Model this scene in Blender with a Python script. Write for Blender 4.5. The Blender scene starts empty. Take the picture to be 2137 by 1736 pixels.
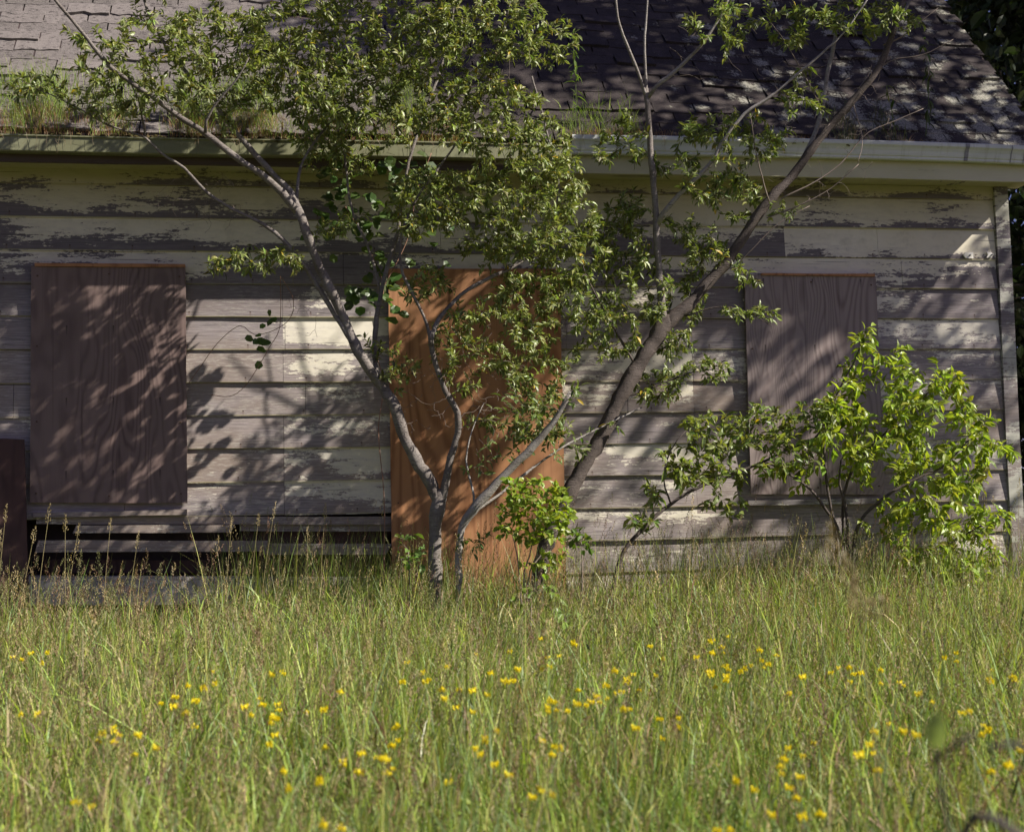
import bpy, math, random
import numpy as np
from mathutils import Vector, Matrix

random.seed(7)
RNG = np.random.default_rng(11)
S = bpy.context.scene
COL = S.collection

# ------------------------------------------------------------------ camera
W_, H_, F_ = 2137.0, 1736.0, 2882.0          # picture measure used for the survey below
CAM = np.array([0.0, -9.464, 0.95])
PITCH, ROLL, YAW = 0.07666, -0.02125, 0.16225
def cam_axes():
    cy, sy = math.cos(YAW), math.sin(YAW)
    f0 = np.array([sy, cy, 0]); r0 = np.array([cy, -sy, 0]); u0 = np.array([0, 0, 1.0])
    f = f0*math.cos(PITCH)+u0*math.sin(PITCH); u1 = u0*math.cos(PITCH)-f0*math.sin(PITCH)
    r = r0*math.cos(ROLL)+u1*math.sin(ROLL); u = u1*math.cos(ROLL)-r0*math.sin(ROLL)
    return r, u, f
CR, CU, CF = cam_axes()
cd = bpy.data.cameras.new('camera'); cam = bpy.data.objects.new('camera', cd); COL.objects.link(cam)
m = Matrix.Identity(4)
for i in range(3):
    m[i][0], m[i][1], m[i][2], m[i][3] = CR[i], CU[i], -CF[i], CAM[i]
cam.matrix_world = m
cd.sensor_width = 36; cd.lens = F_/W_*36; cd.clip_end = 500; cd.clip_start = 0.05
cd.dof.use_dof = True; cd.dof.focus_distance = 8.9; cd.dof.aperture_fstop = 3.8
S.camera = cam

def at(x, y, Y=0.0):
    """point on the vertical plane at depth Y seen at survey position x, y"""
    d = CR*(x-W_/2)/F_+CU*(H_/2-y)/F_+CF
    return CAM+d*((Y-CAM[1])/d[1])
def mpp(p):
    return float(np.dot(np.asarray(p)-CAM, CF))/F_     # metres per survey pixel at p

# ------------------------------------------------------------------ light
SUN = np.array([2.35, -1.15, 2.15]); SUN = SUN/np.linalg.norm(SUN)       # towards the sun
w = bpy.data.worlds.new('World'); S.world = w; w.use_nodes = True
nt = w.node_tree; bg = nt.nodes['Background']
sky = nt.nodes.new('ShaderNodeTexSky'); sky.sky_type = 'NISHITA'; sky.sun_disc = False; sky.air_density = 0.6; sky.dust_density = 0.4; sky.ozone_density = 1.6
sky.sun_elevation = math.asin(SUN[2]); sky.sun_rotation = math.atan2(SUN[0], SUN[1])
tint = nt.nodes.new('ShaderNodeMix'); tint.data_type = 'RGBA'; tint.blend_type = 'MULTIPLY'; tint.inputs[0].default_value = 1.0
nt.links.new(sky.outputs[0], tint.inputs[6]); tint.inputs[7].default_value = (1.14, 0.86, 1.06, 1); nt.links.new(tint.outputs[2], bg.inputs[0]); bg.inputs[1].default_value = 0.05
sl = bpy.data.lights.new('sun', 'SUN'); sl.energy = 5.0; sl.angle = math.radians(0.5); sl.color = (1.0, 0.93, 0.83)
so = bpy.data.objects.new('sun', sl); COL.objects.link(so)
so.rotation_euler = Vector(SUN).to_track_quat('Z', 'Y').to_euler(); so.location = (20, -10, 20)
S.view_settings.view_transform = 'Standard'; S.view_settings.look = 'None'
S.view_settings.exposure = 0.88; S.view_settings.gamma = 1

# ------------------------------------------------------------------ helpers
def tag(o, label=None, cat=None, group=None, kind=None):
    if label: o['label'] = label
    if cat: o['category'] = cat
    if group: o['group'] = group
    if kind: o['kind'] = kind
    return o
def thing(name, loc, label, cat, group=None):
    o = bpy.data.objects.new(name, None); COL.objects.link(o); o.location = tuple(float(v) for v in loc)
    o.empty_display_size = 0.2
    return tag(o, label, cat, group)
def mesh(name, verts, faces, mat, parent=None, col=None, smooth=False):
    """faces: list of integer arrays (n, k). verts in world space; parents carry only a location"""
    v = np.asarray(verts, dtype=np.float64).reshape(-1, 3)
    if parent is not None: v = v-np.array(root_loc(parent))
    me = bpy.data.meshes.new(name)
    fl = [np.asarray(f, dtype=np.int32) for f in faces if len(f)]
    nl = sum(f.size for f in fl); nf = sum(len(f) for f in fl)
    me.vertices.add(len(v)); me.vertices.foreach_set('co', v.astype(np.float32).ravel())
    me.loops.add(nl); me.polygons.add(nf)
    me.loops.foreach_set('vertex_index', np.concatenate([f.ravel() for f in fl]))
    tot = np.concatenate([np.full(len(f), f.shape[1], np.int32) for f in fl])
    me.polygons.foreach_set('loop_start', np.concatenate([[0], np.cumsum(tot)[:-1]]).astype(np.int32))
    me.polygons.foreach_set('use_smooth', np.full(nf, bool(smooth)))
    me.update(calc_edges=True); me.validate()
    if col is not None:
        a = me.attributes.new('col', 'FLOAT_COLOR', 'POINT')
        c = np.ones((len(v), 4), np.float32); c[:, :3] = col
        a.data.foreach_set('color', c.ravel())
    me.materials.append(mat)
    o = bpy.data.objects.new(name, me); COL.objects.link(o)
    if parent is not None: o.parent = parent
    return o
def root_loc(o):
    p = np.array(o.location)
    while o.parent is not None:
        o = o.parent; p = p+np.array(o.location)
    return p
class MB:
    def __init__(s): s.v = []; s.q = []; s.t = []; s.c = []; s.n = 0
    def add(s, v, q=None, t=None, c=None):
        v = np.asarray(v, float).reshape(-1, 3)
        if q is not None and len(q): s.q.append(np.asarray(q, int).reshape(-1, 4)+s.n)
        if t is not None and len(t): s.t.append(np.asarray(t, int).reshape(-1, 3)+s.n)
        s.v.append(v); s.n += len(v)
        if c is not None: s.c.append(np.broadcast_to(np.asarray(c, float), (len(v), 3)))
    def box(s, x0, x1, y0, y1, z0, z1, c=None, jit=0.0):
        v = np.array([[x, y, z] for z in (z0, z1) for y in (y0, y1) for x in (x0, x1)], float)
        if jit: v = v+RNG.normal(0, jit, v.shape)
        s.add(v, [[0, 2, 3, 1], [4, 5, 7, 6], [0, 1, 5, 4], [2, 6, 7, 3], [0, 4, 6, 2], [1, 3, 7, 5]], c=c)
    def build(s, name, mat, parent=None, smooth=False):
        f = []
        if s.q: f.append(np.concatenate(s.q))
        if s.t: f.append(np.concatenate(s.t))
        return mesh(name, np.concatenate(s.v), f, mat, parent, np.concatenate(s.c) if s.c else None, smooth)

def spline(P, step):
    """Catmull-Rom resampling of rows (x, y, z, r) at about `step` metres"""
    P = np.asarray(P, float); out = []
    Q = np.vstack([2*P[0]-P[1], P, 2*P[-1]-P[-2]])
    for i in range(len(P)-1):
        a, b, c, d = Q[i:i+4]
        n = max(1, int(np.linalg.norm((c-b)[:3])/step))
        for t in np.arange(n)/n:
            out.append(0.5*(2*b+(c-a)*t+(2*a-5*b+4*c-d)*t*t+(3*b-a-3*c+d)*t**3))
    out.append(P[-1]); out = np.array(out); out[:, 3] = np.maximum(out[:, 3], 0.0007)
    return out
def tube(mb, path, n=8, rough=0.0, c=None, cap=True):
    P = path[:, :3]; R = path[:, 3]; k = len(P)
    T = np.gradient(P, axis=0); T /= np.linalg.norm(T, axis=1)[:, None]+1e-12
    ref = np.array([0.31, -0.9, 0.2]); N = []
    u = np.cross(T[0], ref); u /= np.linalg.norm(u)
    for t in T:
        u = u-t*np.dot(u, t); u /= np.linalg.norm(u)+1e-12; N.append(u)
    N = np.array(N); B = np.cross(T, N)
    a = np.arange(n)*2*math.pi/n
    rad = R[:, None]*np.ones((k, n))
    if rough: rad = rad*(1+rough*RNG.normal(0, 1, (k, n)))
    V = P[:, None]+rad[:, :, None]*(np.cos(a)[None, :, None]*N[:, None]+np.sin(a)[None, :, None]*B[:, None])
    i = np.arange(k-1)[:, None]; j = np.arange(n)[None]; j2 = (j+1) % n
    q = np.stack(np.broadcast_arrays(i*n+j, i*n+j2, (i+1)*n+j2, (i+1)*n+j), -1).reshape(-1, 4)
    V = V.reshape(-1, 3); t = None
    if cap:
        V = np.vstack([V, P[:1], P[-1:]])
        t = [[k*n, (x+1) % n, x] for x in range(n)]+[[k*n+1, (k-1)*n+x, (k-1)*n+(x+1) % n] for x in range(n)]
    mb.add(V, q, t, c)

# ------------------------------------------------------------------ materials
class NT:
    def __init__(s, name):
        s.m = bpy.data.materials.new(name); s.m.use_nodes = True
        s.t = s.m.node_tree; s.t.nodes.clear()
        s.out = s.t.nodes.new('ShaderNodeOutputMaterial')
    def n(s, typ, **k):
        nd = s.t.nodes.new(typ)
        for a, v in k.items(): setattr(nd, a, v)
        return nd
    def put(s, sock, v):
        if hasattr(v, 'is_output'): s.t.links.new(v, sock)
        elif isinstance(v, (tuple, list)) and sock.type == 'RGBA': sock.default_value = (*v, 1.0) if len(v) == 3 else v
        else: sock.default_value = v
    def math(s, op, a, b=0.0, c=None, clamp=False):
        nd = s.n('ShaderNodeMath', operation=op, use_clamp=clamp); s.put(nd.inputs[0], a); s.put(nd.inputs[1], b)
        if c is not None: s.put(nd.inputs[2], c)
        return nd.outputs[0]
    def coord(s, sx=1, sy=1, sz=1, off=(0, 0, 0)):
        tc = s.n('ShaderNodeTexCoord'); mp = s.n('ShaderNodeMapping')
        s.t.links.new(tc.outputs['Object'], mp.inputs[0]); mp.inputs['Scale'].default_value = (sx, sy, sz); mp.inputs['Location'].default_value = off
        return mp.outputs[0]
    def xyz(s):
        tc = s.n('ShaderNodeTexCoord'); se = s.n('ShaderNodeSeparateXYZ'); s.t.links.new(tc.outputs['Object'], se.inputs[0])
        return se.outputs
    def noise(s, vec, scale=1.0, detail=4.0, rough=0.55, dist=0.0):
        nd = s.n('ShaderNodeTexNoise'); s.put(nd.inputs['Vector'], vec)
        nd.inputs['Scale'].default_value = scale; nd.inputs['Detail'].default_value = detail
        nd.inputs['Roughness'].default_value = rough; nd.inputs['Distortion'].default_value = dist
        return nd.outputs['Fac']
    def ramp(s, fac, a, b, lo=0.0, hi=1.0, smooth=False):
        nd = s.n('ShaderNodeMapRange'); s.put(nd.inputs['Value'], fac)
        if smooth: nd.interpolation_type = 'SMOOTHSTEP'
        nd.inputs['From Min'].default_value = a; nd.inputs['From Max'].default_value = b
        nd.inputs['To Min'].default_value = lo; nd.inputs['To Max'].default_value = hi
        return nd.outputs[0]
    def mix(s, fac, a, b, blend='MIX'):
        nd = s.n('ShaderNodeMix', data_type='RGBA', blend_type=blend)
        s.put(nd.inputs[0], fac); s.put(nd.inputs[6], a); s.put(nd.inputs[7], b)
        return nd.outputs[2]
    def attr(s, name='col'):
        return s.n('ShaderNodeAttribute', attribute_name=name).outputs['Color']
    def bump(s, h, strength=0.4, dist=0.01):
        nd = s.n('ShaderNodeBump'); s.put(nd.inputs['Height'], h); nd.inputs['Strength'].default_value = strength; nd.inputs['Distance'].default_value = dist
        return nd.outputs[0]
    def finish(s, color, rough=0.8, spec=0.3, bump=None, trans=0.0, tcolor=None, metallic=0.0):
        p = s.n('ShaderNodeBsdfPrincipled'); s.put(p.inputs['Base Color'], color); s.put(p.inputs['Roughness'], rough)
        p.inputs['Specular IOR Level'].default_value = spec; p.inputs['Metallic'].default_value = metallic
        if bump is not None: s.t.links.new(bump, p.inputs['Normal'])
        sh = p.outputs[0]
        if trans:
            t = s.n('ShaderNodeBsdfTranslucent'); s.put(t.inputs[0], tcolor if tcolor is not None else color)
            mx = s.n('ShaderNodeMixShader'); mx.inputs[0].default_value = trans
            s.t.links.new(sh, mx.inputs[1]); s.t.links.new(t.outputs[0], mx.inputs[2]); sh = mx.outputs[0]
        s.t.links.new(sh, s.out.inputs[0])
        return s.m

Z0, COURSE = 3.0441, 0.22356            # height of the first clapboard line and the course height
GHOST = [(-3.1, -1.95), (-1.96, -0.02), (2.86, 4.06)]
def m_paint(name, paint, wood, bias=0.0, courses=True, ghosts=True, seed=0.0, olive=0.0):
    s = NT(name)
    X, Y, Z = s.xyz()
    big = s.noise(s.coord(1.1, 1, 3.2, (seed, 0, 0)), 1.0, 3, 0.5)
    mid = s.noise(s.coord(3.5, 3, 22, (0, seed, 0)), 1.0, 6, 0.65)
    fine = s.noise(s.coord(16, 9, 130), 1.0, 4, 0.7)
    grain = s.noise(s.coord(5, 20, 260), 1.0, 4, 0.6, 0.3)
    v = s.math('ADD', s.math('MULTIPLY', big, 0.75), s.math('MULTIPLY', mid, 0.6))
    v = s.math('ADD', v, s.math('MULTIPLY', fine, 0.22))
    if courses:
        k = s.math('DIVIDE', s.math('SUBTRACT', Z0, Z), COURSE)
        fr = s.math('FRACT', k)                                     # 1 at the lower edge of a course
        row = s.math('FLOOR', k)
        wn = s.n('ShaderNodeTexWhiteNoise', noise_dimensions='2D'); cx = s.n('ShaderNodeCombineXYZ')
        s.put(cx.inputs[0], row); s.put(cx.inputs[1], s.math('FLOOR', s.math('DIVIDE', s.math('ADD', X, 8.17), 2.35)))
        s.t.links.new(cx.outputs[0], wn.inputs['Vector'])
        v = s.math('ADD', v, s.math('MULTIPLY', s.math('SUBTRACT', wn.outputs['Value'], 0.5), 0.22))
        v = s.math('ADD', v, s.math('MULTIPLY', s.math('POWER', fr, 3.0), 0.20))
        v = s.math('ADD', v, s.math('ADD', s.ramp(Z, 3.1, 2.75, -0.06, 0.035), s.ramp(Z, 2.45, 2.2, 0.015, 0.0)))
        v = s.math('ADD', v, s.math('MULTIPLY', s.ramp(X, 2.8, 3.9, 0.0, 0.07), s.ramp(Z, 2.7, 2.3)))
    if ghosts:
        g = None
        for a, b in GHOST:
            one = s.math('MULTIPLY', s.math('GREATER_THAN', X, a), s.math('LESS_THAN', X, b))
            g = one if g is None else s.math('MAXIMUM', g, one)
        g = s.math('MULTIPLY', g, s.math('MULTIPLY', s.math('GREATER_THAN', Z, 0.98), s.math('LESS_THAN', Z, 2.62)))
        v = s.math('ADD', v, s.math('MULTIPLY', g, 0.13))
    rag = s.noise(s.coord(30, 12, 60, (4, 4, seed)), 1.0, 4, 0.7)
    v = s.math('ADD', v, s.math('MULTIPLY', s.math('SUBTRACT', rag, 0.5), 0.32))
    bare = s.ramp(v, 0.83-bias, 0.86-bias, 0, 1)
    brush = s.noise(s.coord(9, 6, 42, (1, 2, seed)), 1.0, 5, 0.7)
    thin = s.math('MULTIPLY', s.ramp(v, 0.62-bias, 0.84-bias, 0, 1.0), s.ramp(brush, 0.40, 0.62, 0.1, 0.8))
    tone = s.noise(s.coord(0.9, 1, 2.0, (3.1, 0, seed)), 1.0, 4, 0.6)
    wc = s.mix(s.ramp(grain, 0.36, 0.64), [c*0.50 for c in wood], [c*1.25 for c in wood])
    wc = s.mix(s.ramp(tone, 0.4, 0.62), wc, (0.25, 0.20, 0.17))
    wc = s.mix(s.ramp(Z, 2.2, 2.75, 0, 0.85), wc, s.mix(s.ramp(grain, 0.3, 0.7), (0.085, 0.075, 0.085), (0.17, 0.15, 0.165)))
    resid = s.noise(s.coord(13, 8, 85, (6, 3, seed)), 1.0, 5, 0.72)
    patch = s.noise(s.coord(2.2, 2, 6, (2, 7, seed)), 1.0, 4, 0.6)
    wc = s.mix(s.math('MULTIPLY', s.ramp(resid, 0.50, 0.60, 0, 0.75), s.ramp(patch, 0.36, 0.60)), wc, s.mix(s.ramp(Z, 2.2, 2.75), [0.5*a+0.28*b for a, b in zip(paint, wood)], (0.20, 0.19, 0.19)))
    pc = s.mix(s.ramp(tone, 0.35, 0.7), paint, [paint[0]*0.86, paint[1]*0.84, paint[2]*0.74])
    dirt = s.noise(s.coord(7, 4, 9), 1.0, 6, 0.7)
    pc = s.mix(s.ramp(dirt, 0.52, 0.75, 0, 0.4), pc, (0.26, 0.25, 0.17))
    pc = s.mix(thin, pc, [0.5*a+0.5*b for a, b in zip(paint, wood)])
    if olive:
        up = s.ramp(Z, 2.95, 3.32, 0, olive)  # grass bounce light and algae under the eave put into the paint colour
        pc = s.mix(up, pc, (0.30, 0.275, 0.14))
    col = s.mix(bare, pc, wc)
    if courses:
        col = s.mix(s.ramp(fr, 0.965, 0.985, 0, 0.6), col, (0.30, 0.27, 0.11))
    if courses:
        nx = s.math('ABSOLUTE', s.math('SUBTRACT', s.math('FRACT', s.math('ADD', s.math('DIVIDE', X, 0.405), s.math('MULTIPLY', row, 0.043))), 0.5))
        rust = s.math('MULTIPLY', s.ramp(nx, 0.004, 0.022, 1, 0), s.math('MULTIPLY', s.ramp(fr, 0.84, 0.86, 0, 1), s.ramp(fr, 0.86, 1.0, 1, 0.2)))
        col = s.mix(s.math('MULTIPLY', rust, 0.55), col, (0.12, 0.065, 0.04))
        dot = s.math('MULTIPLY', s.math('LESS_THAN', nx, 0.011), s.math('LESS_THAN', s.math('ABSOLUTE', s.math('SUBTRACT', fr, 0.85)), 0.018))
        col = s.mix(s.math('MULTIPLY', dot, 0.85), col, (0.05, 0.035, 0.03))
    # fine splits along the grain
    crack = s.ramp(s.noise(s.coord(1.4, 5, 95, (9, 0, 0)), 1.0, 2, 0.4), 0.70, 0.73, 0, 0.75)
    col = s.mix(crack, col, (0.035, 0.03, 0.03))
    h = s.math('ADD', s.math('MULTIPLY', s.math('SUBTRACT', 1.0, bare), 0.5), s.math('MULTIPLY', grain, 0.35))
    return s.finish(col, 0.8, 0.25, s.bump(h, 0.5, 0.004))
def m_ply(name, light, dark, gray, seed=0.0, rings=26.0, nails=True, contrast=1.0, nail_w=0.3):
    s = NT(name); X, Y, Z = s.xyz()
    f = s.noise(s.coord(1.25, 1, 0.30, (seed, seed*0.7, 1.3*seed)), 1.0, 3.0, 0.5, 0.25)
    r = s.math('SINE', s.math('MULTIPLY', f, rings*6.28))
    r = s.math('MULTIPLY', s.math('ADD', r, 1.0), 0.5)
    ripple = s.noise(s.coord(14, 1, 3.0), 1.0, 3, 0.5)
    fib = s.noise(s.coord(170, 1, 5), 1.0, 3, 0.6)
    band = s.noise(s.coord(9, 1, 0.5, (seed, 0, 0)), 1.0, 3, 0.6)
    k = s.math('ADD', s.math('MULTIPLY', s.math('POWER', r, 2.0), 0.55*contrast), s.math('MULTIPLY', s.math('SUBTRACT', fib, 0.5), 0.55))
    k = s.math('ADD', k, s.math('MULTIPLY', s.math('SUBTRACT', band, 0.5), 0.7))
    k = s.math('ADD', k, s.math('MULTIPLY', s.math('SUBTRACT', ripple, 0.5), 0.3), None, True)
    col = s.mix(k, light, dark)
    wear = s.noise(s.coord(1.6, 1, 1.1, (seed, 2, 0)), 1.0, 5, 0.6)
    col = s.mix(s.ramp(wear, 0.4, 0.72, 0, 0.55), col, gray)
    drip = s.noise(s.coord(26, 1, 0.55, (seed, 5, 2)), 1.0, 3, 0.6)
    col = s.mix(s.ramp(drip, 0.60, 0.78, 0, 0.55), col, [c*0.35 for c in dark])
    if nails:
        fx = s.math('ABSOLUTE', s.math('SUBTRACT', s.math('FRACT', s.math('DIVIDE', s.math('ADD', X, 0.07+seed*0.01), nail_w)), 0.5))
        fz = s.math('FRACT', s.math('DIVIDE', s.math('ADD', Z, seed*0.03), 0.48))
        st = s.math('MULTIPLY', s.ramp(fx, 0.008, 0.022, 1, 0), s.math('MULTIPLY', s.ramp(fz, 0.70, 0.86, 0, 1), s.math('LESS_THAN', fz, 0.87)))
        col = s.mix(s.math('MULTIPLY', st, 0.75), col, (0.03, 0.022, 0.02))
    return s.finish(col, 0.75, 0.25, s.bump(s.math('ADD', r, fib), 0.25, 0.002))
def m_leaf(name, trans=0.35, rough=0.42, tgain=(1.5, 1.6, 0.7)):
    s = NT(name); c = s.attr()
    tc = s.mix(1.0, c, tgain, 'MULTIPLY')
    return s.finish(c, rough, 0.45, None, trans, tc)
def m_bark(name, a, b, scale=1.0):
    s = NT(name)
    big = s.noise(s.coord(6, 6, 6), scale, 5, 0.65)
    ring = s.noise(s.coord(22, 22, 130), scale, 4, 0.65)
    fine = s.noise(s.coord(150, 150, 150), scale, 3, 0.65)
    lich = s.noise(s.coord(28, 28, 28), scale, 5, 0.7)
    col = s.mix(s.ramp(big, 0.38, 0.62), a, b)
    col = s.mix(s.ramp(ring, 0.55, 0.66, 0, 0.75), col, [c*0.35 for c in a])
    col = s.mix(s.ramp(lich, 0.60, 0.70, 0, 0.6), col, [min(0.5, c*1.9) for c in b])
    col = s.mix(s.ramp(fine, 0.55, 0.75, 0, 0.5), col, [c*0.55 for c in a])
    return s.finish(col, 0.75, 0.3, s.bump(s.math('ADD', s.math('MULTIPLY', ring, 1.4), fine), 0.7, 0.008))

M = {}
M['siding'] = m_paint('peeling_clapboard_paint', (0.74, 0.695, 0.585), (0.315, 0.275, 0.275), 0.0, olive=0.5)
M['trim'] = m_paint('peeling_trim_paint', (0.50, 0.50, 0.44), (0.23, 0.205, 0.21), 0.08, False, False, 4.0, olive=0.0)
M['plank'] = m_paint('bare_weathered_plank', (0.60, 0.57, 0.50), (0.27, 0.225, 0.21), 0.16, False, False, 7.0)
M['beam'] = m_paint('whitewashed_beam', (0.50, 0.46, 0.43), (0.30, 0.265, 0.25), 0.03, False, False, 2.0)
M['ply_brown'] = m_ply('weathered_brown_plywood', (0.205, 0.145, 0.130), (0.085, 0.054, 0.051), (0.175, 0.135, 0.125), 1.0, 38)
M['ply_grey'] = m_ply('weathered_grey_plywood', (0.29, 0.235, 0.22), (0.14, 0.10, 0.095), (0.25, 0.21, 0.205), 5.3, 62, True, 1.1, 0.37)
M['ply_orange'] = m_ply('fresh_orange_plywood', (0.42, 0.205, 0.095), (0.19, 0.075, 0.031), (0.37, 0.20, 0.115), 8.6, 24, False, 1.15)
M['ply_red'] = m_ply('shade_dark_red_plywood', (0.085, 0.046, 0.038), (0.04, 0.022, 0.02), (0.065, 0.042, 0.036), 3.2, 30, False)  # shade on the leaning sheet is put into this dark tone
def m_fascia():
    s = NT('fascia_wood'); X, Y, Z = s.xyz()
    p = s.noise(s.coord(1.6, 2, 14), 1.0, 6, 0.65)
    d = s.math('ADD', p, s.ramp(X, 0.8, 2.2, 0.32, -0.12, True))
    d = s.math('ADD', d, s.ramp(X, 4.6, 5.6, 0.0, 0.14))
    bare = s.ramp(d, 0.55, 0.60)
    g = s.noise(s.coord(4, 20, 200), 1.0, 4, 0.6)
    wood = s.mix(g, (0.05, 0.035, 0.035), (0.15, 0.115, 0.11))
    paint = s.mix(s.noise(s.coord(2, 2, 5), 1.0, 5, 0.6), (0.60, 0.58, 0.44), (0.42, 0.40, 0.25))
    return s.finish(s.mix(bare, paint, wood), 0.8, 0.2, s.bump(g, 0.4, 0.004))
M['fascia'] = m_fascia()
def m_gutter(name, a, b, stain):
    s = NT(name); X, Y, Z = s.xyz()
    n1 = s.noise(s.coord(2.5, 4, 10), 1.0, 5, 0.65); n2 = s.noise(s.coord(22, 8, 1.5), 1.0, 4, 0.6)
    c = s.mix(s.ramp(n1, 0.35, 0.7), a, b)
    c = s.mix(s.ramp(n2, 0.55, 0.75, 0, 0.6), c, stain)
    return s.finish(c, 0.5, 0.4, s.bump(n1, 0.1, 0.004))
M['gutter_olive'] = m_gutter('algae_stained_gutter', (0.24, 0.245, 0.15), (0.16, 0.16, 0.09), (0.10, 0.10, 0.055))
M['gutter_white'] = m_gutter('white_metal_gutter', (0.62, 0.64, 0.60), (0.50, 0.53, 0.48), (0.30, 0.31, 0.22))
def m_shingle():
    s = NT('asphalt_shingles'); X, Y, Z = s.xyz()
    c = s.attr()
    gran = s.noise(s.coord(160, 160, 160), 1.0, 3, 0.7)
    blot = s.noise(s.coord(9, 9, 9), 1.0, 5, 0.7)
    worn_lit = s.ramp(X, -0.2, 1.4, 1.0, 0.0, True)                        # worn sunlit left end lighter, tree-shaded rest darker, put into the colour
    base = s.mix(worn_lit, (0.036, 0.029, 0.029), (0.135, 0.118, 0.112))
    base = s.mix(1.0, base, c, 'MULTIPLY')
    base = s.mix(s.ramp(blot, 0.50, 0.66, 0, 0.75), base, s.mix(worn_lit, (0.07, 0.055, 0.055), (0.15, 0.13, 0.125)))
    base = s.mix(s.ramp(gran, 0.46, 0.68, 0, 0.45), base, s.mix(worn_lit, (0.14, 0.118, 0.105), (0.34, 0.31, 0.285)))
    base = s.mix(s.ramp(s.noise(s.coord(26, 40, 60, (3, 1, 0)), 1.0, 4, 0.7), 0.55, 0.62, 0, 0.85), base, (0.04, 0.034, 0.034))
    vo = s.n('ShaderNodeTexVoronoi', feature='F1'); s.put(vo.inputs['Vector'], s.coord(5.5, 5.5, 5.5)); vo.inputs['Scale'].default_value = 1.0
    rag = s.noise(s.coord(45, 45, 45), 1.0, 5, 0.75)
    d = s.math('ADD', vo.outputs['Distance'], s.math('MULTIPLY', s.math('SUBTRACT', rag, 0.5), 1.5))
    sp = s.noise(s.coord(1.3, 1.3, 1.3, (0, 4, 1)), 1.0, 3, 0.6)
    amount = s.math('ADD', s.math('ADD', s.ramp(X, 1.9, 3.0, -0.3, 0.26), s.math('MULTIPLY', s.ramp(X, 3.2, 4.4, 0, 0.22), s.ramp(Z, 4.8, 3.9, 0, 1))), s.math('MULTIPLY', s.math('SUBTRACT', sp, 0.5), 0.5))
    li = s.math('GREATER_THAN', s.math('SUBTRACT', amount, d), 0.0)
    lc = s.mix(s.ramp(s.noise(s.coord(90, 90, 90), 1.0, 4, 0.7), 0.38, 0.62), (0.14, 0.14, 0.11), (0.46, 0.44, 0.37))
    col = s.mix(s.math('MULTIPLY', li, 0.9), base, lc)
    hh = s.math('ADD', s.math('MULTIPLY', gran, 0.6), s.math('MULTIPLY', li, s.math('ADD', rag, 0.4)))
    return s.finish(col, 0.9, 0.2, s.bump(hh, 0.7, 0.008))
M['shingle'] = m_shingle()
def m_plain(name, a, b, sc=20, rough=0.8, spec=0.3, metallic=0.0):
    s = NT(name); n = s.noise(s.coord(1, 1, 1), sc, 5, 0.6)
    return s.finish(s.mix(n, a, b), rough, spec, s.bump(n, 0.3, 0.005), metallic=metallic)
M['dark'] = m_plain('dark_cavity_boards', (0.03, 0.021, 0.022), (0.075, 0.052, 0.05), 12)
M['stone'] = m_plain('rough_foundation_stone', (0.18, 0.16, 0.15), (0.32, 0.30, 0.28), 6)
M['white_plate'] = m_plain('white_enamel', (0.78, 0.76, 0.70), (0.66, 0.63, 0.56), 30, 0.5)
M['grey_knob'] = m_plain('dull_grey_metal', (0.28, 0.28, 0.30), (0.20, 0.20, 0.22), 30, 0.5)
M['rust'] = m_plain('rusty_nail', (0.06, 0.035, 0.025), (0.14, 0.075, 0.045), 60, 0.7)
M['soil'] = m_plain('meadow_soil', (0.045, 0.040, 0.018), (0.085, 0.080, 0.032), 3, 0.95, 0.1)
M['moss'] = m_plain('dark_moss', (0.035, 0.05, 0.012), (0.10, 0.06, 0.03), 25, 0.95, 0.1)
M['bark_grey'] = m_bark('smooth_grey_bark', (0.14, 0.118, 0.105), (0.235, 0.21, 0.19))
M['bark_pale'] = m_bark('pale_weathered_bark', (0.22, 0.195, 0.175), (0.36, 0.335, 0.31))
M['bark_brown'] = m_bark('brown_bark', (0.060, 0.046, 0.040), (0.115, 0.092, 0.080))
M['bark_dark'] = m_bark('dark_rough_bark', (0.06, 0.05, 0.045), (0.11, 0.095, 0.08))
M['twig'] = m_plain('twig_bark', (0.11, 0.085, 0.07), (0.30, 0.245, 0.205), 14)
M['vine_stem'] = m_plain('reddish_vine_stem', (0.20, 0.10, 0.07), (0.30, 0.18, 0.13), 14)
M['leaf'] = m_leaf('plum_leaves', 0.30)
M['leaf_young'] = m_leaf('young_green_leaves', 0.42, 0.40, (1.5, 1.5, 0.55))
M['leaf_dark'] = m_leaf('shaded_forest_leaves', 0.20, 0.5)
M['grass'] = m_leaf('grass_blades', 0.35, 0.5, (1.35, 1.4, 0.7))
M['petal'] = m_leaf('yellow_petals', 0.25, 0.5, (1.1, 1.1, 0.8))

# ------------------------------------------------------------------ ground
def gz(x, y):
    x = np.asarray(x, float); y = np.asarray(y, float)
    b = 0.037*np.clip(y, -11, 0)+0.13*np.clip((y+4.0)/3.0, 0, 1)**2*(3-2*np.clip((y+4.0)/3.0, 0, 1))
    return b+0.03*np.sin(x*1.3+0.7)*np.sin(y*1.1)*np.clip(-y/2, 0, 1)
def build_ground():
    ax = np.unique(np.concatenate([np.linspace(-60, 60, 25), np.linspace(-10, 12, 56)]))
    ay = np.unique(np.concatenate([np.linspace(-60, 80, 29), np.linspace(-12, 3, 46)]))
    X, Y = np.meshgrid(ax, ay); Z = gz(X, Y)
    n, k = len(ax), len(ay)
    i = np.arange(k-1)[:, None]; j = np.arange(n-1)[None]
    q = np.stack(np.broadcast_arrays(i*n+j, i*n+j+1, (i+1)*n+j+1, (i+1)*n+j), -1).reshape(-1, 4)
    o = mesh('ground', np.stack([X, Y, Z], -1).reshape(-1, 3), [q], M['soil'], smooth=True)
    tag(o, kind='structure')
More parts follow.
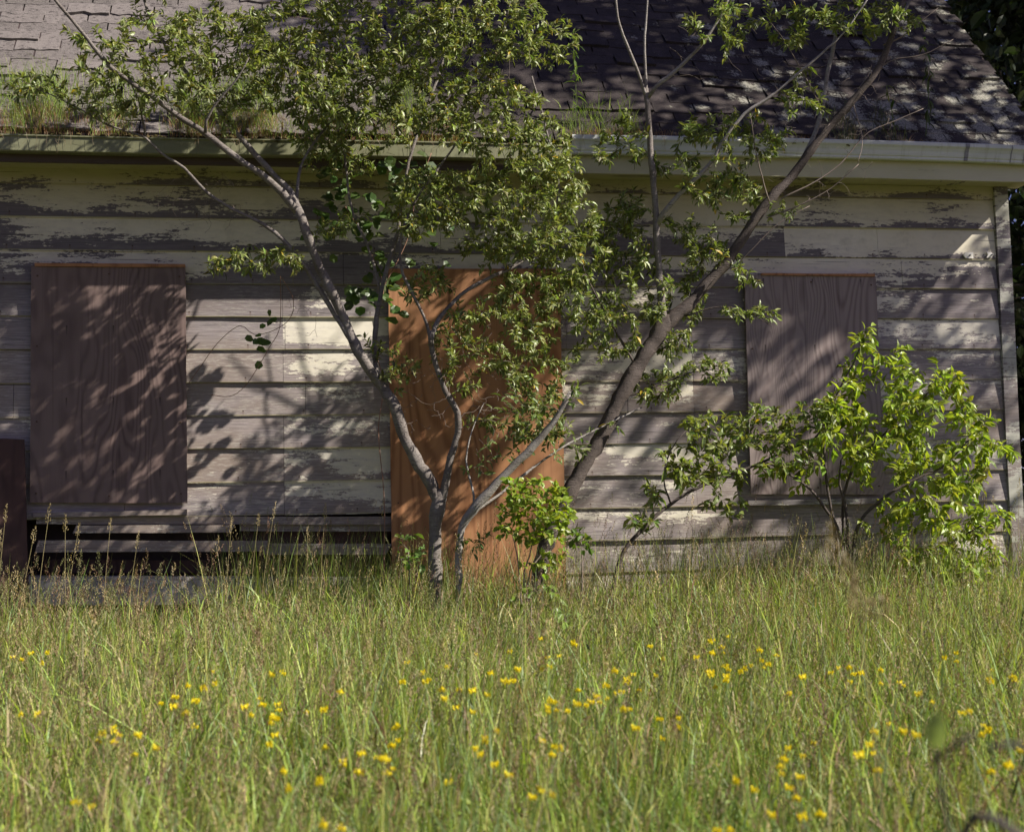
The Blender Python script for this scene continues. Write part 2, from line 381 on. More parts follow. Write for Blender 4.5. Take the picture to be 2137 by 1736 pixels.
build_ground()

# ------------------------------------------------------------------ house
HX0, HX1, HD = -8.0, 5.335, 5.2           # left end, right corner, depth
house = thing('abandoned_house', (0, 0, 0), 'derelict clapboard house with peeling cream paint and boarded up door and windows', 'house')
def wobble(x, a, s):
    return a*(np.sin(x*1.7+s)+0.6*np.sin(x*4.1+2.3*s)+0.4*np.sin(x*9.3+1.1*s))
def clapboards():
    mb = MB()
    SKIRT = (-1.78, 0.70)
    for k in range(0, 15):
        zb, zt = Z0-k*COURSE, Z0-(k-1)*COURSE
        cuts = [HX0, 5.225]
        if k >= 10: spans = [(HX0, SKIRT[0]), (SKIRT[1], 5.225)]
        else: spans = [(HX0, 5.225)]
        for a, b in spans:
            js = [a]
            x = a
            cand = sorted([g for gg in GHOST for g in gg]) if 2 < k < 10 else []
            x = a+random.uniform(1.2, 3.2)
            while x < b-0.6:
                js.append(x); x += random.uniform(1.9, 4.2)
            js += [g for g in cand if a+0.1 < g < b-0.1 and min(abs(g-j) for j in js) > 0.15]
            js = sorted(js)+[b]
            for p, q in zip(js[:-1], js[1:]):
                n = max(2, int((q-p)/0.14)); xs = np.linspace(p+0.0012, q-0.0012, n+1)
                sd = k*1.37; dz = wobble(xs, 0.0022, sd); dzu = wobble(xs, 0.0022, sd-1.37)
                lip = 0.019+wobble(xs, 0.0025, sd*2.1)+random.uniform(-0.003, 0.004)
                lip = np.maximum(lip, 0.010)
                zo = random.uniform(-0.003, 0.003)
                bb = np.stack([xs, np.full_like(xs, 0.02), zb+dz+zo], 1)
                bf = np.stack([xs, -lip, zb+dz+zo], 1)
                tf = np.stack([xs, np.full_like(xs, -0.003), zt+dzu+0.006], 1)
                tb = np.stack([xs, np.full_like(xs, 0.02), zt+dzu+0.006], 1)
                V = np.stack([bb, bf, tf, tb], 1).reshape(-1, 3)
                i = np.arange(n)[:, None]*4; j = np.arange(4)[None]; j2 = (j+1) % 4
                qd = np.stack(np.broadcast_arrays(i+j, i+4+j, i+4+j2, i+j2), -1).reshape(-1, 4)
                qd = np.vstack([qd, [[0, 1, 2, 3]], [[4*n, 4*n+3, 4*n+2, 4*n+1]]])
                mb.add(V, qd)
    return mb.build('siding', M['siding'], house)
clapboards()
def house_shell():
    mb = MB()
    mb.box(HX0, -1.79, 0.021, 0.12, 0.0, 3.5)
    mb.box(-1.79, 0.705, 0.30, 0.36, -0.05, 1.04)  # dark backing stands in for the unlit hollow behind the broken skirt
    mb.box(-1.79, 0.705, 0.021, 0.12, 1.04, 3.5)
    mb.box(0.705, HX1-0.03, 0.021, 0.12, 0.0, 3.5)
    mb.box(HX0, HX1-0.03, HD-0.1, HD, 0.0, 3.5)
    mb.build('wall', M['dark'], house)
    for x0, x1 in ((HX0-0.02, HX0+0.1), (HX1-0.12, HX1-0.02)):
        g = MB()
        zr = 3.5+(HD/2)*math.tan(math.radians(48))
        P = [(0.0, 0.0), (HD, 0.0), (HD, 3.98), (HD/2, zr+0.48), (0.0, 3.98)]
        v = [(x, y+0.13 if y == 0 else y-0.13 if y == HD else y, z) for x in (x0, x1) for y, z in P]
        g.add(v, [[i, (i+1) % 5, 5+(i+1) % 5, 5+i] for i in range(5)], [[0, 2, 1], [0, 3, 2], [0, 4, 3], [5, 6, 7], [5, 7, 8], [5, 8, 9]])
        g.build('gable_wall', M['siding'], house)
house_shell()
def plank(mb, x0, x1, y0, y1, z0, z1, tilt=0.0, rag=0.0, step=0.12):
    """a plank along X with a slightly wavy outline; tilt lifts its right end, rag frays the ends"""
    n = max(2, int((x1-x0)/step)); xs = np.linspace(x0, x1, n+1); sd = random.uniform(0, 9)
    up = tilt*(xs-x0); a = wobble(xs, 0.002, sd); b = wobble(xs, 0.002, sd+3)
    V = np.stack([np.stack([xs, np.full_like(xs, y1), z0+up+a], 1), np.stack([xs, y0+b, z0+up+a], 1),
                  np.stack([xs, y0+b, z1+up+b], 1), np.stack([xs, np.full_like(xs, y1), z1+up+b], 1)], 1)
    if rag:
        V[0, :, 0] += np.array([0.0, rag*0.3, rag, rag*0.8]); V[-1, :, 0] -= np.array([rag, rag*0.8, 0, 0.2*rag])
    V = V.reshape(-1, 3)
    i = np.arange(n)[:, None]*4; j = np.arange(4)[None]; j2 = (j+1) % 4
    q = np.stack(np.broadcast_arrays(i+j, i+4+j, i+4+j2, i+j2), -1).reshape(-1, 4)
    mb.add(V, np.vstack([q, [[0, 1, 2, 3]], [[4*n, 4*n+3, 4*n+2, 4*n+1]]]))
def zat(x, y, Y=0.0): return float(at(x, y, Y)[2])
def xat(x, y, Y=0.0): return float(at(x, y, Y)[0])

# corner board, frieze, soffit, fascia
def trims():
    mb = MB(); plank_v = [(5.228, 5.335)]
    n = 16; zs = np.linspace(0.05, 3.368, n+1)
    V = []
    for z in zs:
        w1 = 0.003*math.sin(z*3.1); V += [(5.228+w1, -0.034, z), (5.335+w1, -0.034, z), (5.335+w1, 0.03, z), (5.228+w1, 0.03, z)]
    i = np.arange(n)[:, None]*4; j = np.arange(4)[None]; j2 = (j+1) % 4
    q = np.stack(np.broadcast_arrays(i+j, i+j2, i+4+j2, i+4+j), -1).reshape(-1, 4)
    mb.add(V, np.vstack([q, [[0, 3, 2, 1]], [[4*n, 4*n+1, 4*n+2, 4*n+3]]])); mb.build('corner_board', M['trim'], house)
    mb = MB(); plank(mb, HX0, 5.226, -0.016, 0.02, 3.268, 3.368); mb.build('frieze_board', M['siding'], house)
    mb = MB(); mb.box(HX0-0.25, 5.44, -0.366, 0.02, 3.369, 3.387); mb.build('soffit', M['siding'], house)
    mb = MB(); plank(mb, HX0-0.25, 5.44, -0.392, -0.3675, 3.317, 3.521); mb.build('fascia', M['fascia'], house)
trims()

# roof: courses of three-tab shingles on a sagging slope
RP = math.radians(48); EY, EZ = -0.415, 3.526
def roof_pt(x, s, h=0.0):
    sag = 0.018*np.sin(x*0.9+0.5)*np.sin(s*1.3+0.4)+0.010*np.sin(x*2.3+s*2.0)
    nn = h+sag
    return np.stack(np.broadcast_arrays(x, EY+s*math.cos(RP)-nn*math.sin(RP), EZ+s*math.sin(RP)+nn*math.cos(RP)), -1)
ROOF_L = (HD/2-EY)/math.cos(RP)+0.02
RX0, RX1 = HX0-0.25, 5.50
def roof():
    mb = MB()
    v = [(RX0, EY, EZ-0.03), (RX1, EY, EZ-0.03), (RX1, HD/2, EZ-0.03+(HD/2-EY)*math.tan(RP)), (RX0, HD/2, EZ-0.03+(HD/2-EY)*math.tan(RP)),
         (RX0, HD-EY, EZ-0.03), (RX1, HD-EY, EZ-0.03)]
    v2 = [(a, b, c-0.04) for a, b, c in v]
    mb.add(v+v2, [[0, 1, 2, 3], [3, 2, 5, 4], [6, 9, 8, 7], [9, 10, 11, 8], [0, 6, 7, 1], [4, 5, 11, 10], [1, 7, 8, 2], [2, 8, 11, 5], [0, 3, 9, 6], [3, 4, 10, 9]])
    deck = mb.build('roof', M['dark'], house)
    mb = MB(); ex = 0.128
    n = int(ROOF_L/ex)
    for r in range(n):
        s0 = r*ex-0.012; x = RX0+(0.153 if r % 2 else 0.0)+random.uniform(-0.012, 0.012)-0.3
        while x < RX1:
            wd = 0.305; a, b = max(x+0.003+random.uniform(0, .004), RX0), min(x+wd-0.003-random.uniform(0, .004), RX1+random.uniform(0, 0.012))
            x += wd
            if b-a < 0.04: continue
            worn = 1.0 if a < 0.3 else 0.45
            if random.random() < 0.010*worn: continue
            tl = random.uniform(0, 0.006)+(random.uniform(0.004, 0.022) if random.random() < 0.2 else 0.0)
            lift = 0.006+tl; ds = random.gauss(0, 0.004)
            m_ = 5 if worn == 1 else 4
            xs = np.linspace(a, b, m_+1)
            eat = np.abs(RNG.normal(0, 0.016*worn, m_+1))
            bot = roof_pt(xs, s0+ds+eat, lift+RNG.normal(0, 0.0015, m_+1)); low = roof_pt(xs, s0+ds+eat, -0.001)
            top = roof_pt(xs, s0+ex+0.055, 0.0065)
            V = np.vstack([low, bot, top]); k = m_+1
            q = [[i, i+1, k+i+1, k+i] for i in range(m_)]+[[k+i, k+i+1, 2*k+i+1, 2*k+i] for i in range(m_)]
            q += [[0, k, 2*k, 2*k], [k-1, 3*k-1, 2*k-1, 2*k-1]]
            t = [[0, k, 2*k], [k-1, 3*k-1, 2*k-1]]
            mb.add(V, q[:-2], t, np.full(3, random.uniform(0.72, 1.25)))
    mb.build('shingles', M['shingle'], deck)
    # ridge and barge
    mb = MB(); mb.box(RX1-0.03, RX1-0.004, EY+0.01, HD/2, -1, -0.9)
    v = []
    for dy, dz in ((0, 0), (0, -0.13)):
        for x in (RX1-0.034, RX1-0.008):
            v += [(x, EY+0.012, EZ-0.075+dz), (x, HD/2, EZ-0.075+dz+(HD/2-EY)*math.tan(RP)), (x, HD-EY, EZ-0.075+dz)]
    b = MB()
    b.add(v, [[0, 1, 4, 3], [1, 2, 5, 4], [6, 9, 10, 7], [7, 10, 11, 8], [0, 6, 7, 1], [1, 7, 8, 2], [3, 4, 10, 9], [4, 5, 11, 10], [0, 3, 9, 6], [2, 8, 11, 5]])
    b.build('barge_board', M['trim'], house)
roof()

# gutters
def gutter(name, prof, x0, x1, zf, mat, hollow=True):
    xs = np.linspace(x0, x1, max(3, int((x1-x0)/0.12))); k = len(prof); V = []
    for i, x in enumerate(xs):
        dz = zf(x)
        V += [(x, -0.394-y, 3.561-z+dz) for y, z in prof]
    n = len(xs)
    q = [[i*k+j, i*k+j+1, (i+1)*k+j+1, (i+1)*k+j] for i in range(n-1) for j in range(k-1)]
    o = mesh(name, V, [np.array(q)], mat, house)
    so = o.modifiers.new('thick', 'SOLIDIFY'); so.thickness = 0.004; so.offset = 0
    return o
box = [(0.002, 0.0), (0.002, 0.098), (0.085, 0.104), (0.092, 0.098), (0.092, 0.012), (0.101, 0.006), (0.101, 0.0), (0.086, 0.0)]
kst = [(0.002, 0.0), (0.002, 0.112), (0.060, 0.118), (0.066, 0.112), (0.067, 0.098), (0.074, 0.092), (0.078, 0.080), (0.083, 0.060), (0.094, 0.040), (0.104, 0.030), (0.108, 0.026), (0.108, 0.004), (0.104, 0.0), (0.094, 0.002)]
gL = gutter('gutter', box, HX0-0.25, 1.915, lambda x: -0.100+0.020*(x+2)/4+0.004*math.sin(x*2.1), M['gutter_olive'])
gR = gutter('gutter', kst, 1.92, 5.58, lambda x: -0.012+0.012*math.sin((x-2)*0.9)-0.008*max(0, x-4.6)**2, M['gutter_white'])
gR['label'] = 'bluish white metal gutter with a moulded face'; gL['label'] = 'olive green stained gutter filled with weeds'
def straps():
    for x in (4.78, 5.12, 5.22, 5.45):
        mb = MB(); zf = -0.012+0.012*math.sin((x-2)*0.9)-0.008*max(0, x-4.6)**2
        P = [(x, -0.394-y*1.03-0.004, 3.561-z+zf) for y, z in kst[2:12]]; wd = 0.014 if x < 5 else 0.003
        V = [(a+d, b, c) for a, b, c in P for d in (-wd, wd)]
        k = len(P); mb.add(V, [[2*i, 2*i+1, 2*i+3, 2*i+2] for i in range(k-1)])
        o = mb.build('strap', M['grey_knob'], gR); o.modifiers.new('thick', 'SOLIDIFY').thickness = 0.003
straps()
# small fittings
def lathe(mb, c, axis, prof, n=14):
    a = np.asarray(axis, float); a /= np.linalg.norm(a); u = np.cross(a, [0.3, 0.2, 0.9]); u /= np.linalg.norm(u); v = np.cross(a, u)
    V = [np.asarray(c)+a*h+r*(math.cos(t)*u+math.sin(t)*v) for r, h in prof for t in np.arange(n)*2*math.pi/n]
    k = len(prof); q = [[i*n+j, i*n+(j+1) % n, (i+1)*n+(j+1) % n, (i+1)*n+j] for i in range(k-1) for j in range(n)]
    mb.add(V, q)
mb = MB(); lathe(mb, at(2083, 351, -0.28)+np.array([0, 0, 0.03]), (0, 0, -1), [(0.001, 0), (0.035, 0), (0.038, 0.012), (0.034, 0.028), (0.018, 0.034), (0.001, 0.035)]); mb.build('round_knob', M['grey_knob'], house)
for cx, cy, full in ((2021, 533, 1), (2067, 532, 0)):
    c = at(cx, cy, -0.03); p = mpp(c); w2, h2 = 11*p, 6.5*p
    out = [(-w2, 0), (-w2*0.55, h2), (w2*0.15, h2*0.8), (w2*0.15, h2), (w2, h2), (w2, -h2), (w2*0.15, -h2), (-w2*0.55, -h2*0.9)] if full else [(-w2*.8, h2), (0, h2*.8), (w2*.1, h2), (w2*.6, 0), (w2*.1, -h2), (0, -h2*.8), (-w2*.8, -h2), (-w2*0.5, 0)]
    k = len(out); V = [(c[0]+a, c[1]+d, c[2]+b) for d in (0, 0.012) for a, b in out]
    mb = MB(); mb.add(V, [[i, (i+1) % k, k+(i+1) % k, k+i] for i in range(k)], [[i+1, i, k] for i in range(0)])
    V2 = V+[(c[0], c[1]-0.001, c[2])]
    mb = MB(); mb.add(V2, [[i, (i+1) % k, k+(i+1) % k, k+i] for i in range(k)], [[2*k, (i+1) % k, i] for i in range(k)])
    pl = mb.build('hook_plate', M['white_plate'], house)
    mb = MB(); lathe(mb, c+np.array([0.01, -0.001, 0]), (0, -1, 0), [(0.006, 0), (0.006, 0.012), (0.0035, 0.015), (0.0005, 0.016)], 10); mb.build('peg', M['grey_knob'], pl)

# plywood over the openings
def board(name, c4, Yf, th, mat, label, warp=0.004):
    """c4: survey corners tl, tr, br, bl on the plane Yf"""
    P = [at(x, y, Yf) for x, y in c4]; n, k = 10, 12; V = []
    for sgn in (0, 1):
        for j in range(k+1):
            for i in range(n+1):
                u, t = i/n, j/k
                p = (P[0]*(1-u)+P[1]*u)*(1-t)+(P[3]*(1-u)+P[2]*u)*t
                p = p.copy(); p[1] += warp*math.sin(3.1*u+2*t)*math.sin(2.6*t)
                e = 0.0016*math.sin(31*t+4*u)*(1 if i in (0, n) else 0); p[0] += e
                p[1] = p[1]+(th if sgn else 0); V.append(p)
    N = (n+1)*(k+1); f = lambda s_, i, j: s_*N+j*(n+1)+i
    q = [[f(0, i, j), f(0, i, j+1), f(0, i+1, j+1), f(0, i+1, j)] for i in range(n) for j in range(k)]
    q += [[f(1, i, j), f(1, i+1, j), f(1, i+1, j+1), f(1, i, j+1)] for i in range(n) for j in range(k)]
    for i in range(n): q += [[f(0, i, 0), f(0, i+1, 0), f(1, i+1, 0), f(1, i, 0)], [f(0, i+1, k), f(0, i, k), f(1, i, k), f(1, i+1, k)]]
    for j in range(k): q += [[f(0, 0, j+1), f(0, 0, j), f(1, 0, j), f(1, 0, j+1)], [f(0, n, j), f(0, n, j+1), f(1, n, j+1), f(1, n, j)]]
    o = mesh(name, V, [np.array(q)], mat, house); o['label'] = label
    # nail heads round the edge
    for u, t in [(0.04, 0.04), (0.5, 0.03), (0.96, 0.04), (0.04, 0.34), (0.96, 0.34), (0.04, 0.66), (0.96, 0.66), (0.04, 0.96), (0.5, 0.97), (0.96, 0.96)]:
        mb = MB(); p = (P[0]*(1-u)+P[1]*u)*(1-t)+(P[3]*(1-u)+P[2]*u)*t
        lathe(mb, p+np.array([0, 0.004+warp*math.sin(3.1*u+2*t)*math.sin(2.6*t), 0]), (0, -1, 0), [(0.0055, 0), (0.0055, 0.009), (0.004, 0.0105), (0.0002, 0.011)], 8)
        mb.build('nail', M['rust'], o)
    return o
bl = board('window_board', [(65, 556), (387, 558), (391, 1050), (62, 1049)], -0.062, 0.018, M['ply_brown'], 'purplish brown plywood sheet over the wider left window')
board('window_board', [(1554, 573), (1828, 577), (1846, 1032), (1568, 1031)], -0.058, 0.018, M['ply_grey'], 'grey weathered plywood sheet over the narrower right window')
board('door_board', [(810, 561), (1168, 561), (1184, 1300), (820, 1306)], -0.060, 0.016, M['ply_orange'], 'fresh orange plywood sheet over the doorway')
# window surrounds behind the sheets
def surround(name, xl, xr, y0, y1, Yf, mat):
    a, b = at(xl, y0, Yf), at(xr, y1, Yf); mb = MB()
    mb.box(a[0], b[0], Yf, -0.003, b[2], a[2]); return mb.build(name, mat, house)
surround('window_frame', 78, 376, 566, 1040, -0.0435, M['plank'])
surround('window_frame', 1561, 1826, 582, 1024, -0.0395, M['plank'])
surround('door_frame', 816, 1164, 575, 1290, -0.0435, M['plank'])
for (x0, y0, x1, y1, Yf) in ((72, 549, 386, 555, -0.078), (1590, 569.5, 1826, 574.5, -0.072)):
    mb = MB(); a, b = at(x0, y0, Yf), at(x1, y1, Yf); plank(mb, a[0], b[0], Yf, -0.024, a[2]-0.018, a[2]); mb.build('drip_strip', M['ply_orange'], house)
mb = MB(); a, b = at(70, 1060, -0.05), at(390, 1074, -0.05); plank(mb, a[0], b[0], -0.072, -0.002, b[2], b[2]+0.035); mb.build('window_sill', M['plank'], house)
mb = MB(); a, b = at(1560, 1036, -0.05), at(1850, 1050, -0.05); plank(mb, a[0], b[0], -0.062, -0.002, b[2], b[2]+0.040); mb.build('window_sill', M['trim'], house)
# broken skirt under the left window
def skirt():
    def pk(x0, x1, y0, y1, Yf, th, mat, tilt=0.0, rag=0.0, name='loose_plank'):
        mb = MB(); a, b = at(x0, (y0+y1)/2, Yf), at(x1, (y0+y1)/2, Yf)
        hz = (y1-y0)*mpp(a)/2
        plank(mb, a[0], b[0], Yf, Yf+th, a[2]-hz, a[2]+hz, (b[2]-a[2])/(b[0]-a[0])+tilt, rag); mb.build(name, mat, house)
    pk(76, 818, 1078, 1094, -0.020, 0.03, M['plank'])
    pk(150, 490, 1097, 1112, -0.045, 0.025, M['plank'], 0.006, 0.03)
    pk(500, 818, 1092, 1108, 0.02, 0.03, M['plank'])
    pk(480, 816, 1109, 1150, 0.11, 0.025, M['ply_red'], 0.0, 0.10)
    pk(70, 560, 1128, 1152, -0.050, 0.03, M['plank'], 0.002, 0.03)
    pk(540, 818, 1134, 1156, -0.02, 0.03, M['plank'], -0.004, 0.05)
    pk(90, 760, 1168, 1196, 0.16, 0.03, M['ply_red'])
    pk(10, 818, 1203, 1262, -0.10, 0.20, M['beam'], 0.0, 0.0, 'sill_beam')
skirt()
mb = MB()
for x in np.arange(HX0, HX1-0.2, 0.46):
    mb.box(x+0.006, min(x+0.454, HX1-0.01), 0.0+random.uniform(0.002, 0.02), 0.2, -0.12, 0.02+random.uniform(-0.01, 0.0), jit=0.004)
mb.build('foundation', M['stone'], house)

# separate sheet leaning at the left edge
c4 = [(-260, 905), (50, 917), (62, 1330), (-250, 1330)]
sheet = thing('plywood_sheet', (xat(-100, 1330, -0.3), -0.3, 0.0), 'shade darkened reddish plywood sheet leaning against the wall at the left edge', 'plywood')
def lean_sheet():
    P = [at(c4[0][0], c4[0][1], -0.09), at(c4[1][0], c4[1][1], -0.09), at(c4[2][0], c4[2][1], -0.24), at(c4[3][0], c4[3][1], -0.24)]
    V = [p for p in P]+[p+np.array([0, 0.018, 0.002]) for p in P]
    mesh('panel', V, [np.array([[0, 3, 2, 1], [4, 5, 6, 7], [0, 1, 5, 4], [1, 2, 6, 5], [2, 3, 7, 6], [3, 0, 4, 7]])], M['ply_red'], sheet)
lean_sheet()

# ------------------------------------------------------------------ foliage kit
def leaf_proto(ratio, curl=0.25, fold=0.16, tip=1.0):
    """unit leaf along +X, face up +Z"""
    rows = [(0.28, 0.40), (0.62, 0.46)] if tip == 1.0 else [(0.25, 0.44), (0.70, 0.46)]
    v = [(0, 0, 0)]
    for x, hw in rows:
        z = curl*(-x*x)+0.1*x
        v += [(x, -hw*ratio, z+fold*ratio), (x, 0, z), (x, hw*ratio, z+fold*ratio)]
    v.append((1, 0, 0.1-curl))
    t = [[0, 1, 2], [0, 2, 3], [4, 7, 5], [5, 7, 6]]
    q = [[1, 4, 5, 2], [2, 5, 6, 3]]
    return np.array(v, float), np.array(q), np.array(t)
L_NARROW = leaf_proto(0.35, 0.38); L_WIDE = leaf_proto(0.62, 0.30); L_MID = leaf_proto(0.46, 0.40, 0.2); L_ROUND = leaf_proto(0.98, 0.22, 0.10, 0.0)
def nrm(a): return a/(np.linalg.norm(a, axis=-1, keepdims=True)+1e-12)
def leaves(mb, proto, pos, dirs, ups, size, cols):
    v, q, t = proto; n = len(pos)
    if n == 0: return
    X = nrm(dirs); Y = nrm(np.cross(ups, X)); Z = np.cross(X, Y)
    k = len(v)
    V = pos[:, None]+size[:, None, None]*(v[None, :, 0:1]*X[:, None]+v[None, :, 1:2]*Y[:, None]+v[None, :, 2:3]*Z[:, None])
    off = (np.arange(n)*k)[:, None, None]
    mb.add(V.reshape(-1, 3), (q[None]+off).reshape(-1, 4), (t[None]+off).reshape(-1, 3), np.repeat(cols, k, 0))
def palette(n, base, var=0.25, yellow=0.0, pale=0.0):
    b = np.asarray(base, float)
    c = b[None]*(1+RNG.normal(0, var, (n, 1)))*(1+RNG.normal(0, 0.08, (n, 3)))
    r = RNG.random(n)
    if yellow: c[r < yellow] = np.array([0.42, 0.30, 0.03])*(0.8+0.4*RNG.random((int((r < yellow).sum()), 1)))
    if pale:
        k = r > 1-pale; c[k] = c[k]*0.6+np.array([0.16, 0.19, 0.09])
    return np.clip(c, 0.008, 0.8)

class Tree:
    def __init__(s, name, base, label, cat, mats, group=None):
        s.o = thing(name, base, label, cat, group); s.mats = mats
        s.P = []; s.D = []; s.R = []; s.tw = MB(); s.lf = MB()
    def limb(s, pts, part='branch', bark=None, y0=None, y1=None, w0=None, w1=None, n=10, step=0.05, ground=False, nodes=True, rough=0.03):
        """pts: survey rows (x, y[, Y, w]); missing depth and width run evenly from first to last value"""
        k = len(pts); A = []
        for i, p in enumerate(pts):
            f = i/(k-1); Y = p[2] if len(p) > 2 else y0+(y1-y0)*f; w_ = p[3] if len(p) > 3 else w0+(w1-w0)*f
            q = at(p[0], p[1], Y); A.append((*q, w_*mpp(q)*0.345))
        A = np.array(A)
        if ground: A[0, 2] = min(A[0, 2], gz(A[0, 0], A[0, 1])-0.08)
        path = spline(A, step); path[1:-1, :3] += RNG.normal(0, 1, (len(path)-2, 3))*(0.06*path[1:-1, 3:4]+0.0006)
        u = np.arange(len(path))*step; ph = RNG.random(4)*6.28
        path[:, 3] *= 1+0.07*np.sin(u*17+ph[0])+0.05*np.sin(u*39+ph[1])
        path[1:-1, 0] += (0.08*path[1:-1, 3]+0.001)*np.sin(u[1:-1]*13+ph[2]); path[1:-1, 2] += (0.07*path[1:-1, 3]+0.001)*np.sin(u[1:-1]*11+ph[3])
        mb = MB(); tube(mb, path, n, rough); mb.build(part, bark or s.mats[0], s.o, True)
        if nodes: s._nodes(path)
        return path
    def _nodes(s, path):
        s.P.append(path[:, :3]); s.D.append(nrm(np.gradient(path[:, :3], axis=0))); s.R.append(path[:, 3])
    def grow(s, targets, leaf, size, base, per=0.022, bare=0.3, var=0.25, yellow=0.01, pale=0.15, droop=0.0, spread=1.0, tw=0.0042, spur=True, rmin=0.0):
        """grow a twig from the nearest wood to every target, leaves along its outer part"""
        P = np.concatenate(s.P); D = np.concatenate(s.D); R = np.concatenate(s.R)
        if rmin: k = R > rmin; P, D, R = P[k], D[k], R[k]
        d0 = np.array([np.min(np.linalg.norm(P-t, axis=1)) for t in targets])
        pos, dr, up, sz = [], [], [], []
        for ti in np.argsort(d0):
            T = targets[ti]; d = np.linalg.norm(P-T, axis=1)
            d = d+np.maximum(0, -(np.einsum('ij,ij->i', D, T-P)))*0.9        # prefer growing forward
            i = int(np.argmin(d)); A = P[i]; L = float(np.linalg.norm(T-A))
            if L < 0.03: continue
            c = A+D[i]*L*0.35+(T-A)*0.25+RNG.normal(0, 0.08*L, 3)+np.array([0, 0, 0.06*L])
            n = max(4, int(L/0.035)); t = np.linspace(0, 1, n+1)[:, None]
            path = (1-t)**2*A+2*t*(1-t)*c+t*t*T; path[:, 2] -= droop*L*t[:, 0]**3
            path[1:] += RNG.normal(0, 0.004, (n, 3))
            r0 = min(R[i]*0.75, tw*(0.6+0.9*min(L, 1.2))); rr = np.linspace(r0, 0.0011, n+1)
            pw = np.hstack([path, rr[:, None]]); tube(s.tw, pw, 5 if r0 > 0.003 else 4, 0, cap=False)
            P = np.vstack([P, path[1:]]); D = np.vstack([D, nrm(np.gradient(path, axis=0))[1:]]); R = np.concatenate([R, rr[1:]])
            if leaf is None: continue
            lines = [(path, bare if L > 0.15 else 0.1)]
            if spur and L > 0.12:
                for _ in range(int(2+L*8)):
                    f = random.uniform(max(0.25, bare), 0.95); j = min(n-1, int(f*n)); tg = nrm(path[j+1]-path[j])
                    e = nrm(tg*0.7+nrm(RNG.normal(0, 1, 3))*0.8+np.array([0, 0, 0.15])); l2 = random.uniform(0.05, 0.16)*spread
                    sp = path[j]+e*np.linspace(0, 1, 4)[:, None]*l2; sp[2:, 2] += 0.01
                    tube(s.tw, np.hstack([sp, np.linspace(0.0014, 0.0007, 4)[:, None]]), 3, 0, cap=False); lines.append((sp, 0.15))
            for ln, b0 in lines:
                seg = np.linalg.norm(np.diff(ln, axis=0), axis=1); cum = np.concatenate([[0], np.cumsum(seg)]); tot = cum[-1]
                m_ = max(2, int(tot*(1-b0)/per)); u = b0*tot+(np.arange(m_)+RNG.random(m_)*0.6)/m_*tot*(1-b0)
                u[-1] = tot
                p = np.stack([np.interp(u, cum, ln[:, a]) for a in range(3)], 1)
                tg = nrm(np.gradient(ln, axis=0)); tgi = np.stack([np.interp(u, cum, tg[:, a]) for a in range(3)], 1)
                sd = nrm(np.cross(tgi, nrm(RNG.normal(0, 1, (m_, 3))+np.array([0, 0, 0.8]))))
                dd = nrm(tgi*0.65+sd*RNG.choice([-1, 1], (m_, 1))*(0.75*spread)+RNG.normal(0, 0.28, (m_, 3)))
                dd[:, 2] -= droop*0.6
                pos.append(p); dr.append(dd); up.append(nrm(RNG.normal(0, 0.55, (m_, 3))+np.array([0.15, -0.25, 0.9]))); sz.append(size*np.clip(1+RNG.normal(0, 0.25, m_), 0.45, 1.6))
        s.P = [P]; s.D = [D]; s.R = [R]
        if pos:
            pos = np.concatenate(pos); n = len(pos)
            leaves(s.lf, leaf, pos, np.concatenate(dr), np.concatenate(up), np.concatenate(sz), palette(n, base, var, yellow, pale))
    def done(s, leafmat='leaf', twname='twigs', lfname='crown'):
        nl = sum(len(x) for x in s.lf.q)//2 if s.lf.n else 0
        if s.tw.n: s.tw.build(twname, s.mats[1], s.o, True)
        if s.lf.n: s.lf.build(lfname, M[leafmat], s.o)
        print(s.o.name, 'leaves', nl)
def blob(rows, more=1.6):
    """survey ellipses (x, y, rx, ry, Y, dY, n) to random points inside them"""
    out = []
    for x, y, rx, ry, Y, dY, n in rows:
        for _ in range(int(round(n*more))):
            a, r = random.uniform(0, 6.283), math.sqrt(random.random())
            out.append(at(x+rx*r*math.cos(a), y+ry*r*math.sin(a), Y+random.uniform(-dY, dY)))
    return np.array(out)
def base_of(x, y, Y):
    p = at(x, y, Y); return (p[0], p[1], float(gz(p[0], p[1])))

# ------------------------------------------------------------------ the left tree
G1 = (0.175, 0.200, 0.055)
t = Tree('plum_tree', base_of(905, 1330, -1.1), 'grey barked forked tree spreading left in front of the orange door board', 'tree', (M['bark_grey'], M['twig']))
t.limb([(903, 1345, -1.1, 50), (906, 1250, -1.1, 43), (908, 1160, -1.1, 40), (910, 1095, -1.1, 39), (915, 1050, -1.1, 42), (920, 1020, -1.1, 30)], 'trunk', n=14, ground=True, step=0.04)
t.limb([(918, 1055, -1.1, 30), (902, 1015, -1.1, 36), (882, 985, -1.1, 37), (850, 925, -1.12, 37), (825, 850, -1.15, 35), (790, 800, -1.15, 33), (755, 748, -1.2, 31), (722, 675, -1.2, 29), (690, 608, -1.25, 28), (660, 540, -1.25, 27), (638, 478, -1.3, 27), (618, 430, -1.3, 27), (606, 405, -1.3, 20)], n=14, step=0.04)
t.limb([(622, 445), (590, 402), (545, 365), (490, 328), (430, 278), (365, 238), (300, 190), (230, 138), (180, 80), (140, 30), (100, -20), (40, -110)], y0=-1.3, y1=-1.9, w0=24, w1=7)
t.limb([(624, 448), (606, 400), (575, 368), (520, 308), (480, 262), (452, 222), (400, 165), (350, 100), (312, 30), (290, -30), (260, -130)], y0=-1.29, y1=-1.0, w0=21, w1=6)
t.limb([(428, 278), (430, 252), (445, 225), (470, 195), (495, 165), (520, 120)], y0=-1.55, y1=-1.7, w0=11, w1=4, n=8)
